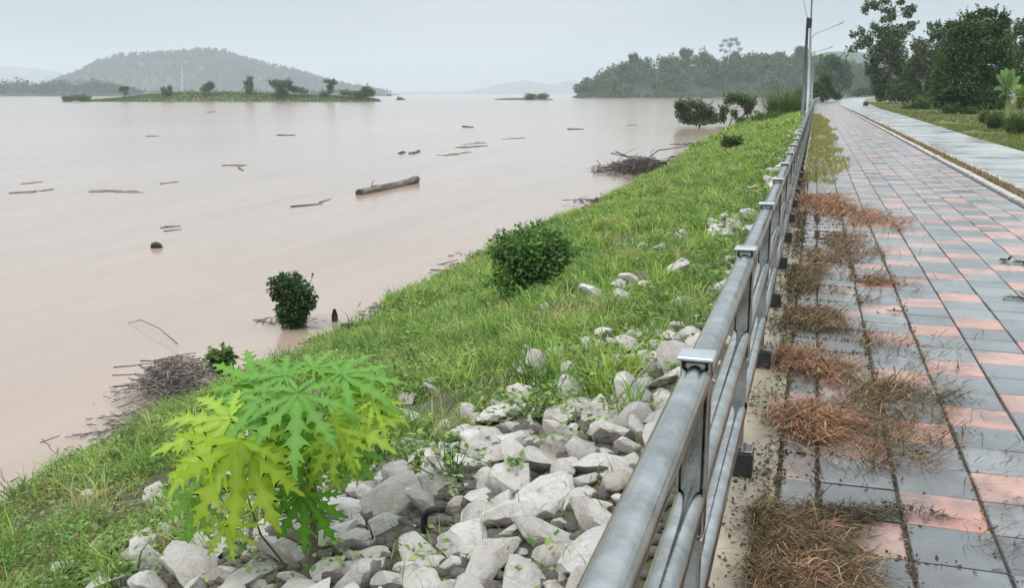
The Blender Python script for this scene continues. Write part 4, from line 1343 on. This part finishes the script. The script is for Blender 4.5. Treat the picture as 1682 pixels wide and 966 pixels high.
FL = 'sticks and scraps drifting on the river'
def drift(u0, v0, u1, v1, r_, lab, col=(.09, .075, .06), bend=.04, raft=0):
    a, b_ = flat(u0, v0, WATER), flat(u1, v1, WATER)
    L = np.linalg.norm(b_ - a)
    s = np.linspace(0, 1, 6)[:, None]
    P = a * (1 - s) + b_ * s + rng.normal(0, bend, (6, 3)) * L * .5 * np.array([1, 1, .0]) * np.sin(s * np.pi) + UP * r_ * .35
    if raft:
        root = empty('drift_raft', a, lab, 'driftwood', FL)
        g = Geo()
        for _ in range(raft):
            q = rng.uniform(0, 1)
            c = a * (1 - q) + b_ * q + (RIGHT * rng.normal(0, .10) + FWD * rng.normal(0, .22)) * L * .6
            ln = L * rng.uniform(.06, .35)
            g.add(*tube(stick_pts(c, ln, math.atan2((b_ - a)[1], (b_ - a)[0]) + rng.normal(0, .35), 0, .15, 4) + UP * .01, r_ * rng.uniform(.35, .8), 4), col=np.array(col) * rng.uniform(.7, 1.5))
        g.obj('twigs', M_WOOD, root, False, a, kind='stuff')
        Geo().add(*tube(P, r_ * .42 * np.linspace(1, .4, 6), 6), col=np.array(col)).obj('stick', M_WOOD, root, True, a)
        return root
    rr_ = r_ * .62 * np.linspace(1, .4, 6)
    col = np.array(col) * 1.3
    return one('drift_stick', lab, P, rr_, col, 'driftwood', FL, seg=6)
drift(478, 340, 530, 335, .05, 'straight dark stick floating left of the log')
drift(524, 333, 544, 327, .035, 'short twig at the right end of the straight dark stick')
drift(270, 374, 299, 371, .03, 'upper of two short parallel sticks drifting on the left', (.14, .12, .1), raft=8)
drift(269, 380, 299, 377, .03, 'lower of two short parallel sticks drifting on the left', (.14, .12, .1))
drift(455, 222, 483, 222, .09, 'thin dark stick on the far water left of centre', raft=10)
drift(932, 212, 959, 212, .12, 'dark stick on the far water near the flooded shrubs')
drift(760, 208, 778, 209, .17, 'short thick dark log on the far water in the middle')
drift(340, 184, 354, 183, .14, 'tiny stick on the far water below the island')
drift(240, 224, 260, 223, .07, 'faint stick on the far water at the left', (.2, .17, .15), raft=8)
drift(656, 252, 664, 250, .12, 'dark lump left of a pair in mid-river', raft=14)
drift(676, 252, 686, 249, .12, 'dark lump right of a pair in mid-river', raft=12)
drift(754, 242, 794, 240, .05, 'dark streak of drift in mid-river', (.15, .13, .12), raft=26)
drift(762, 237, 800, 234, .03, 'thin pale streak above the dark drift streak', (.24, .21, .19), raft=14)
drift(832, 228, 862, 226, .03, 'thin pale streak right of the drift streaks', (.24, .21, .19), raft=14)
drift(725, 255, 775, 250, .025, 'faint streak below the drift streaks', (.25, .22, .2), raft=16)
drift(366, 271, 398, 272, .05, 'bent stick beside a dark knob on the left water', (.18, .15, .13), .2, raft=16)
drift(392, 276, 400, 280, .07, 'dark knob at the end of the bent stick')
drift(20, 317, 60, 315, .04, 'brown strand drifting at the far left', (.19, .16, .14), .12, raft=34)
drift(40, 302, 66, 299, .025, 'short faint strand above the brown strand', (.24, .2, .18), .1, raft=12)
drift(64, 314, 88, 311, .03, 'faint strand right of the brown strand', (.2, .17, .15), .12, raft=16)
drift(160, 314, 226, 315, .03, 'long thin strand on the left water', (.22, .19, .17), .06, raft=30)
drift(262, 302, 288, 299, .025, 'short faint strand right of the long thin strand', (.22, .19, .17), .1, raft=14)
drift(692, 462, 720, 462, .018, 'pale reed floating near the bank', (.3, .26, .2), .1)
drift(66, 728, 98, 716, .010, 'upper twig of the crossed pair near the left bank', (.13, .1, .08), .05)
drift(70, 722, 92, 746, .009, 'lower twig of the crossed pair near the left bank', (.13, .1, .08), .05)
drift(128, 770, 158, 758, .010, 'dark scrap of twig close to the left bank', (.15, .12, .1), .2, raft=14)
drift(1030, 206, 1048, 205, .06, 'small stick on the far water left of the flooded shrubs', (.15, .13, .12))
drift(1100, 237, 1116, 236, .04, 'thin stick beside the far flood edge')
drift(590, 517, 602, 518, .02, 'tiny floating scrap right of the black stake')
a = flat(257, 407, WATER)
V, F = tube([a - RIGHT * .13, a - RIGHT * .08 + UP * .05, a + UP * .07, a + RIGHT * .09 + UP * .04, a + RIGHT * .14], [.02, .07, .08, .06, .02], 9)
tag(Geo().add(V, F, (.035, .03, .028)).obj('floating_lump', M_WOOD, None, True, a), 'small black lump floating alone on the left water', 'driftwood')
a = flat(963, 352, WATER)
tag(Geo().add(*tube([a - RIGHT * .2, a - RIGHT * .1 + UP * .1, a + UP * .14, a + RIGHT * .16 + UP * .07, a + RIGHT * .2], [.04, .13, .15, .1, .03], 9), col=(.04, .033, .03)).obj('floating_lump', M_WOOD, None, True, a), 'dark round lump in the water at the flood edge', 'driftwood')
one('stake', 'black upright stake in the water beside the flooded bush', [flat(550, 528, WATER) - UP * .3, flat(550, 528, WATER) + UP * .1, flat(550, 528, WATER) + UP * .2], [.055, .05, .02], (.03, .026, .024), 'stake')
one('driftwood', 'pale broken piece of wood in the shallows under the flooded bush', [flat(492, 566, WATER), flat(510, 560, WATER) + UP * .03, flat(536, 552, WATER)], [.03, .055, .03], (.58, .47, .38), 'driftwood')
P = [flat(210, 531, WATER), flat(232, 536, WATER) + UP * .10, flat(262, 552, WATER) + UP * .12, flat(292, 574, WATER) + UP * .08]
one('reed', 'single thin reed arching from the twig heap over the water', P, [.004, .007, .008, .01], (.16, .12, .09), 'reed', seg=5)
a = flat(1080, 262, WATER)
one('dead_branch', 'slender forked dead branch leaning over the branch pile', [flat(1040, 280, WATER), a + UP * .5, flat(1140, 252, WATER) + UP * .5], [.05, .035, .012], (.07, .055, .045), 'branch')
# far clump with an upright branch
a = flat(657, 163.5, WATER)
fc = empty('drift_clump', a, 'dark drifting clump with an upright branch right of the island', 'driftwood')
V, F = tube([a - RIGHT * 2.2, a - RIGHT * 1.2 + UP * .5, a + UP * .7, a + RIGHT * 2 + UP * .3, a + RIGHT * 3.2], [.2, .9, 1.0, .6, .2], 9)
Geo().add(V, F, (.06, .05, .045)).obj('root_mass', M_WOOD, fc, True, a)
Geo().add(*tube([a - RIGHT * 1 + UP * .6, a - RIGHT * 1.2 + UP * 2.0, a - RIGHT * .6 + UP * 3.0], [.3, .2, .08], 6), col=(.06, .05, .045)).obj('branch', M_WOOD, fc, True, a)

# black hooked pipe between the stones
c = on_bank(697, 882)
Yh = float(c @ FWD)
P = [c - UP * .1, at(696, 866, Yh), at(697, 846, Yh), at(705, 840, Yh - .02), at(716, 837, Yh - .03), at(731, 838, Yh - .04)]
one('bent_pipe', 'black hooked pipe end sticking up between the riprap stones', P, [.017, .017, .0175, .0175, .017, .015], (.02, .02, .02), 'pipe', mtl=M_BLACK, seg=10)
c1, c2 = on_bank(180, 928), on_bank(252, 911)
one('dead_stick', 'black charred stick lying on stones in the lower left corner', [c1 + UP * .07, (c1 + c2) / 2 + UP * .1, c2 + UP * .09], [.014, .016, .010], (.025, .022, .02), 'stick')
c1, c2 = on_bank(1000, 705), on_bank(1078, 622)
one('trailing_vine', 'thin tan trailing stem across the stones below the railing', [c1 + UP * .12, (c1 + c2) / 2 + UP * .17 + RIGHT * .03, c2 + UP * .14], .006, (.36, .27, .19), 'stem')
for (u0, v0, u1, v1, lab) in [(470, 940, 400, 800, 'bare dark twig leaning left beside the papaya stem'), (555, 900, 610, 955, 'bare dark twig lying right of the papaya stem'), (600, 905, 604, 860, 'short dead stalk standing right of the papaya stem')]:
    c1 = on_bank(u0, v0)
    c2 = at(u1, v1, float(c1 @ FWD) - .05)
    if u0 == 555: c2 = on_bank(u1, v1) + UP * .06
    one('dead_twig', lab, [c1 + UP * .03, (c1 + c2) / 2 + rng.normal(0, .02, 3), c2], [.006, .005, .002], (.09, .065, .05), 'twig', seg=5)

# ------------------------------------------------------------------ dry grass on the walkway
RED = [(.40, .19, .11), (.48, .26, .155), (.30, .135, .08), (.52, .34, .22), (.22, .11, .07), (.36, .22, .13)]
TAN = [(.30, .22, .12), (.22, .15, .08), (.38, .28, .16), (.15, .11, .06)]
MOSS = [(.055, .045, .028), (.09, .07, .04), (.13, .10, .05), (.07, .075, .03), (.20, .13, .08)]
DG = 'dead grass clumps pulled out on the tiles beside the railing'
def dryclump(u, v, wx, wy, n, L, pal, lab, lift=.5, cat='dead grass'):
    c = flat(u, v, 0.003)
    root = empty('dead_grass_clump', c, lab, cat, DG)
    n = int(n * 1.25)
    ctr = rng.normal(0, .40, (9, 2))
    rr_ = ctr[rng.integers(0, 9, n)] + rng.normal(0, .20, (n, 2)) * np.where(rng.uniform(size=(n, 1)) < .3, 2.4, 1.0)
    P = c + np.c_[rr_[:, 0] * wx, rr_[:, 1] * wy, np.abs(rng.normal(0, .018, n)) * np.clip(1.2 - (rr_ ** 2).sum(1) * 2, .1, 1)]
    P[:, 0] = np.maximum(P[:, 0], -.13)
    az = np.where(rng.uniform(size=n) < .6, rng.normal(-.5, .9, n), rng.uniform(0, 6.28, n))
    V, F, C = blades(P, L * rng.uniform(.4, 1.1, n), np.full(n, .0016) * (1 + c[1] / 9), az, rng.uniform(1.0, 1.62, n), pick(list(pal) * 2 + MOSS[:3], n, .4), 1.25)
    V[:, 2] = np.maximum(V[:, 2], .002)
    Geo().add(V, F, C).obj('stalks', M_DRY, root, False, c, kind='stuff')
    k = n // 8
    rr_ = rng.normal(0, .3, (k, 2))
    P = c + np.c_[rr_[:, 0] * wx, rr_[:, 1] * wy, rng.uniform(0, .012, k)]
    Lq = rng.uniform(.008, .03, k) * (1 + c[1] / 12)
    V, F, C = cards(P, np.c_[rng.normal(0, 1, (k, 2)), rng.normal(0, .3, k)], UP + rdir(k) * .6, Lq, Lq * .3, pick(MOSS, k))
    V[:, 2] = np.maximum(V[:, 2], .002)
    Geo().add(V, F, C).obj('litter', M_DRY, root, False, c, kind='stuff')
dryclump(1318, 690, .22, .24, 1500, .17, RED, 'thick reddish dead grass clump between the two nearest visible footings')
dryclump(1330, 596, .24, .26, 1100, .16, RED, 'reddish dead grass clump just beyond the thick near one')
dryclump(1345, 338, .46, 1.3, 1700, .24, RED, 'broad rusty mat of dead grass far along the tiles')
dryclump(1408, 355, .38, 1.0, 700, .22, RED, 'thin rusty fan of dead grass right of the broad mat')
dryclump(1262, 850, .10, .12, 330, .08, MOSS + TAN, 'dark mossy weed clump just in front of the nearest visible footing')
dryclump(1300, 945, .11, .07, 260, .10, RED + TAN, 'tan dead grass tuft at the bottom edge beside the railing')
dryclump(1372, 842, .20, .05, 420, .07, MOSS, 'dark weed strip along a tile joint right of the mossy clump')
dryclump(1478, 640, .26, .16, 330, .16, TAN, 'thin scatter of tan stalks across the tiles')
dryclump(1318, 472, .18, .26, 480, .13, TAN + MOSS, 'brownish weed clump at the railing between two footings')
dryclump(1345, 420, .18, .6, 260, .14, TAN + RED, 'brown dead grass strip before the broad rusty mat')
dryclump(1440, 462, .26, .14, 260, .12, RED, 'small rusty streak of dead grass in mid walkway')
dryclump(1335, 535, .24, .22, 420, .11, TAN + MOSS, 'sparse dead weeds between the brown clump and the nearer reddish clump')
dryclump(1560, 655, .10, .06, 60, .12, MOSS, 'few dark stalks lying right of the tan scatter')
dryclump(1480, 838, .17, .04, 130, .06, MOSS, 'dark weed wisps on the pink tile right of the joint')
for (u, v, s, lab) in [(1665, 490, .10, 'dark leaf scrap at the right edge of the tiles'), (1665, 432, .12, 'dark wet scrap at the right edge further along'), (1473, 513, .05, 'small dark dead leaf lying on a pink tile'), (1512, 748, .05, 'tiny dark twig on the grey tile')]:
    c = flat(u, v, .004)
    g = Geo()
    m = 14
    P = c + np.c_[rng.normal(0, s * .5, m), rng.normal(0, s * .3, m), rng.uniform(0, .012, m)]
    L = rng.uniform(.4, 1.0, m) * s
    g.add(*cards(P, np.c_[rng.normal(0, 1, m), rng.normal(0, .5, m), rng.uniform(-.05, .3, m)], UP + rdir(m) * .4, L, L * .22, pick(MOSS[:3], m)))
    tag(g.obj('dead_leaf', M_DRY, None, False, c), lab, 'dead leaf')
g = Geo()
n = 46000
y = 2.2 + 9 * rng.uniform(0, 1, n) ** 1.6
x = -.13 + np.abs(rng.normal(0, .36, n))
k = (fbm(x * 2.2, y * 1.6, 71) + rng.normal(0, .06, n) > .49 + np.clip(y - 5, 0, 5) * .016) & (x < 1.5)
x, y = x[k], y[k]
n = len(x)
V, F, C = blades(np.c_[x, y, np.full(n, .003)], rng.uniform(.03, .14, n), .0014 * (1 + y / 9), rng.normal(-.4, 1.2, n), rng.uniform(1.0, 1.6, n), pick(RED[:3] + TAN + MOSS + MOSS[:4], n, .3), 1.25)
V[:, 2] = np.maximum(V[:, 2], .002)
g.add(V, F, C)
tag(g.obj('dead_grass_litter', M_DRY), 'thin scatter of dead grass stalks over the tiles near the railing', None, None, 'stuff')
# weeds and moss in the joints nearest the railing
g = Geo()
def joint(xc, y0, y1, n, sx, L):
    y = rng.uniform(y0, y1, n)
    keep = fbm(y * 2.3, y * 0 + xc * 9, 44) + rng.normal(0, .05, n) > .40
    y = y[keep]
    n = len(y)
    P = np.c_[xc + rng.normal(0, sx, n), y, rng.uniform(-.005, .006, n)]
    Lq = L * rng.uniform(.4, 1.2, n) * (1 + y / 16)
    V, F, C = cards(P, np.c_[rng.normal(0, 1, (n, 2)), rng.uniform(.0, .7, n)], UP + rdir(n) * .7, Lq, Lq * .26, pick(MOSS, n))
    g.add(V, F, C)
for xc, n, sx_ in ((-.22, 3000, .06), (-.15, 4200, .05)): joint(xc, 2.0, 20, n, sx_, .02)
for xc, n in ((-.05, 2600), (.10, 3200), (.40, 1900), (.70, 500), (-.10, 2600)): joint(xc, 2.4, 13, n, .012, .018)
for r in range(-3, 34):
    y = 3.2 + r * tp
    n = int(rng.uniform(20, 90))
    x = np.abs(rng.normal(0, .30, n)) - .05
    P = np.c_[x, y + rng.normal(0, .010, n), rng.uniform(-.005, .005, n)]
    Lq = .018 * rng.uniform(.4, 1.2, n) * (1 + y / 14)
    g.add(*cards(P, np.c_[rng.normal(0, 1, (n, 2)), rng.uniform(0, .6, n)], UP + rdir(n) * .7, Lq, Lq * .26, pick(MOSS, n)))
tag(g.obj('joint_weeds', M_DRY), 'dark moss and weeds in the tile joints near the railing', None, None, 'stuff')
# yellow-green grass invading the walkway far along, and dry grass in the gap between the kerbs
g = Geo()
n = 9000
y = rng.uniform(17.5, 75, n)
x = -.12 + rng.uniform(0, 1, n) * np.interp(y, [17.5, 22, 30, 50, 75], [.6, .75, .85, .85, .4]) * (.5 + fbm(y * .5, y * 0, 51))
k = fbm(x * 2, y * .6, 53) > .33
x, y = x[k], y[k]
n = len(x)
g.add(*blades(np.c_[x, y, np.zeros(n)], rng.uniform(.05, .16, n), .006 * (1 + y / 40), rng.uniform(0, 6.28, n), rng.uniform(.3, 1.2, n), pick([(.24, .25, .06), (.30, .29, .09), (.18, .21, .05), (.34, .30, .13)], n)))
tag(g.obj('walkway_grass', M_GRASS), 'yellow-green grass creeping over the walkway beside the railing', None, None, 'stuff')
g = Geo()
n = 15000
y = rng.uniform(11, 120, n) ** 1.0
y = 11 + (y - 11) * rng.uniform(0, 1, n)
k = fbm(y * .25, y * 0, 57) + rng.normal(0, .04, n) > .38
y = y[k]
n = len(y)
x = xoff(y) + 3.10 + rng.normal(0, .05, n)
g.add(*blades(np.c_[x, y, np.full(n, -.05)], rng.uniform(.06, .22, n), .004 * (1 + y / 30), rng.uniform(0, 6.28, n), rng.uniform(.2, 1.1, n), pick(TAN + [(.20, .20, .08), (.34, .22, .14)], n)))
tag(g.obj('gap_grass', M_DRY), 'dry brown grass in the gap between the two kerbs', None, None, 'stuff')
# verge grass right of the road
g = Geo()
for (y0, y1, n, w) in ((14, 60, 42000, .012), (60, 190, 36000, .03)):
    y = rng.uniform(y0, y1, n)
    x = redge(y) + .03 + rng.uniform(0, 1, n) ** 1.3 * (4 + y * .12)
    k = fbm(x * .7, y * .4, 61) + rng.normal(0, .06, n) > .34
    x, y = x[k], y[k]
    n = len(x)
    kc = np.clip(fbm(x * .3, y * .15, 63) * 1.4 - .2 + rng.normal(0, .15, n), 0, .999)
    g.add(*blades(np.c_[x, y, np.full(n, -.075)], rng.uniform(.06, .22, n), w * rng.uniform(.7, 1.3, n), rng.uniform(0, 6.28, n), rng.uniform(.2, 1.1, n), pick([(.11, .15, .045), (.16, .19, .06), (.21, .22, .08), (.08, .12, .035), (.25, .23, .10)], n, .15, kc)))
tag(g.obj('verge_grass', M_GRASS), 'short grass on the verge right of the road', None, None, 'stuff')

# ------------------------------------------------------------------ haze over the whole valley
m = bpy.data.materials.new('haze')
m.use_nodes = True
t = m.node_tree
t.nodes.clear()
out = t.nodes.new('ShaderNodeOutputMaterial')
pv = t.nodes.new('ShaderNodeVolumePrincipled')
pv.inputs['Color'].default_value = (.82, .895, .95, 1)
pv.inputs['Density'].default_value = .00023
t.links.new(pv.outputs[0], out.inputs['Volume'])
V, F = box((-8000, -8000, -4.7), (8000, 8000, 330))
o = Geo().add(V, F).obj('haze', m)
tag(o, 'grey humid haze over the river valley', None, None, 'stuff')
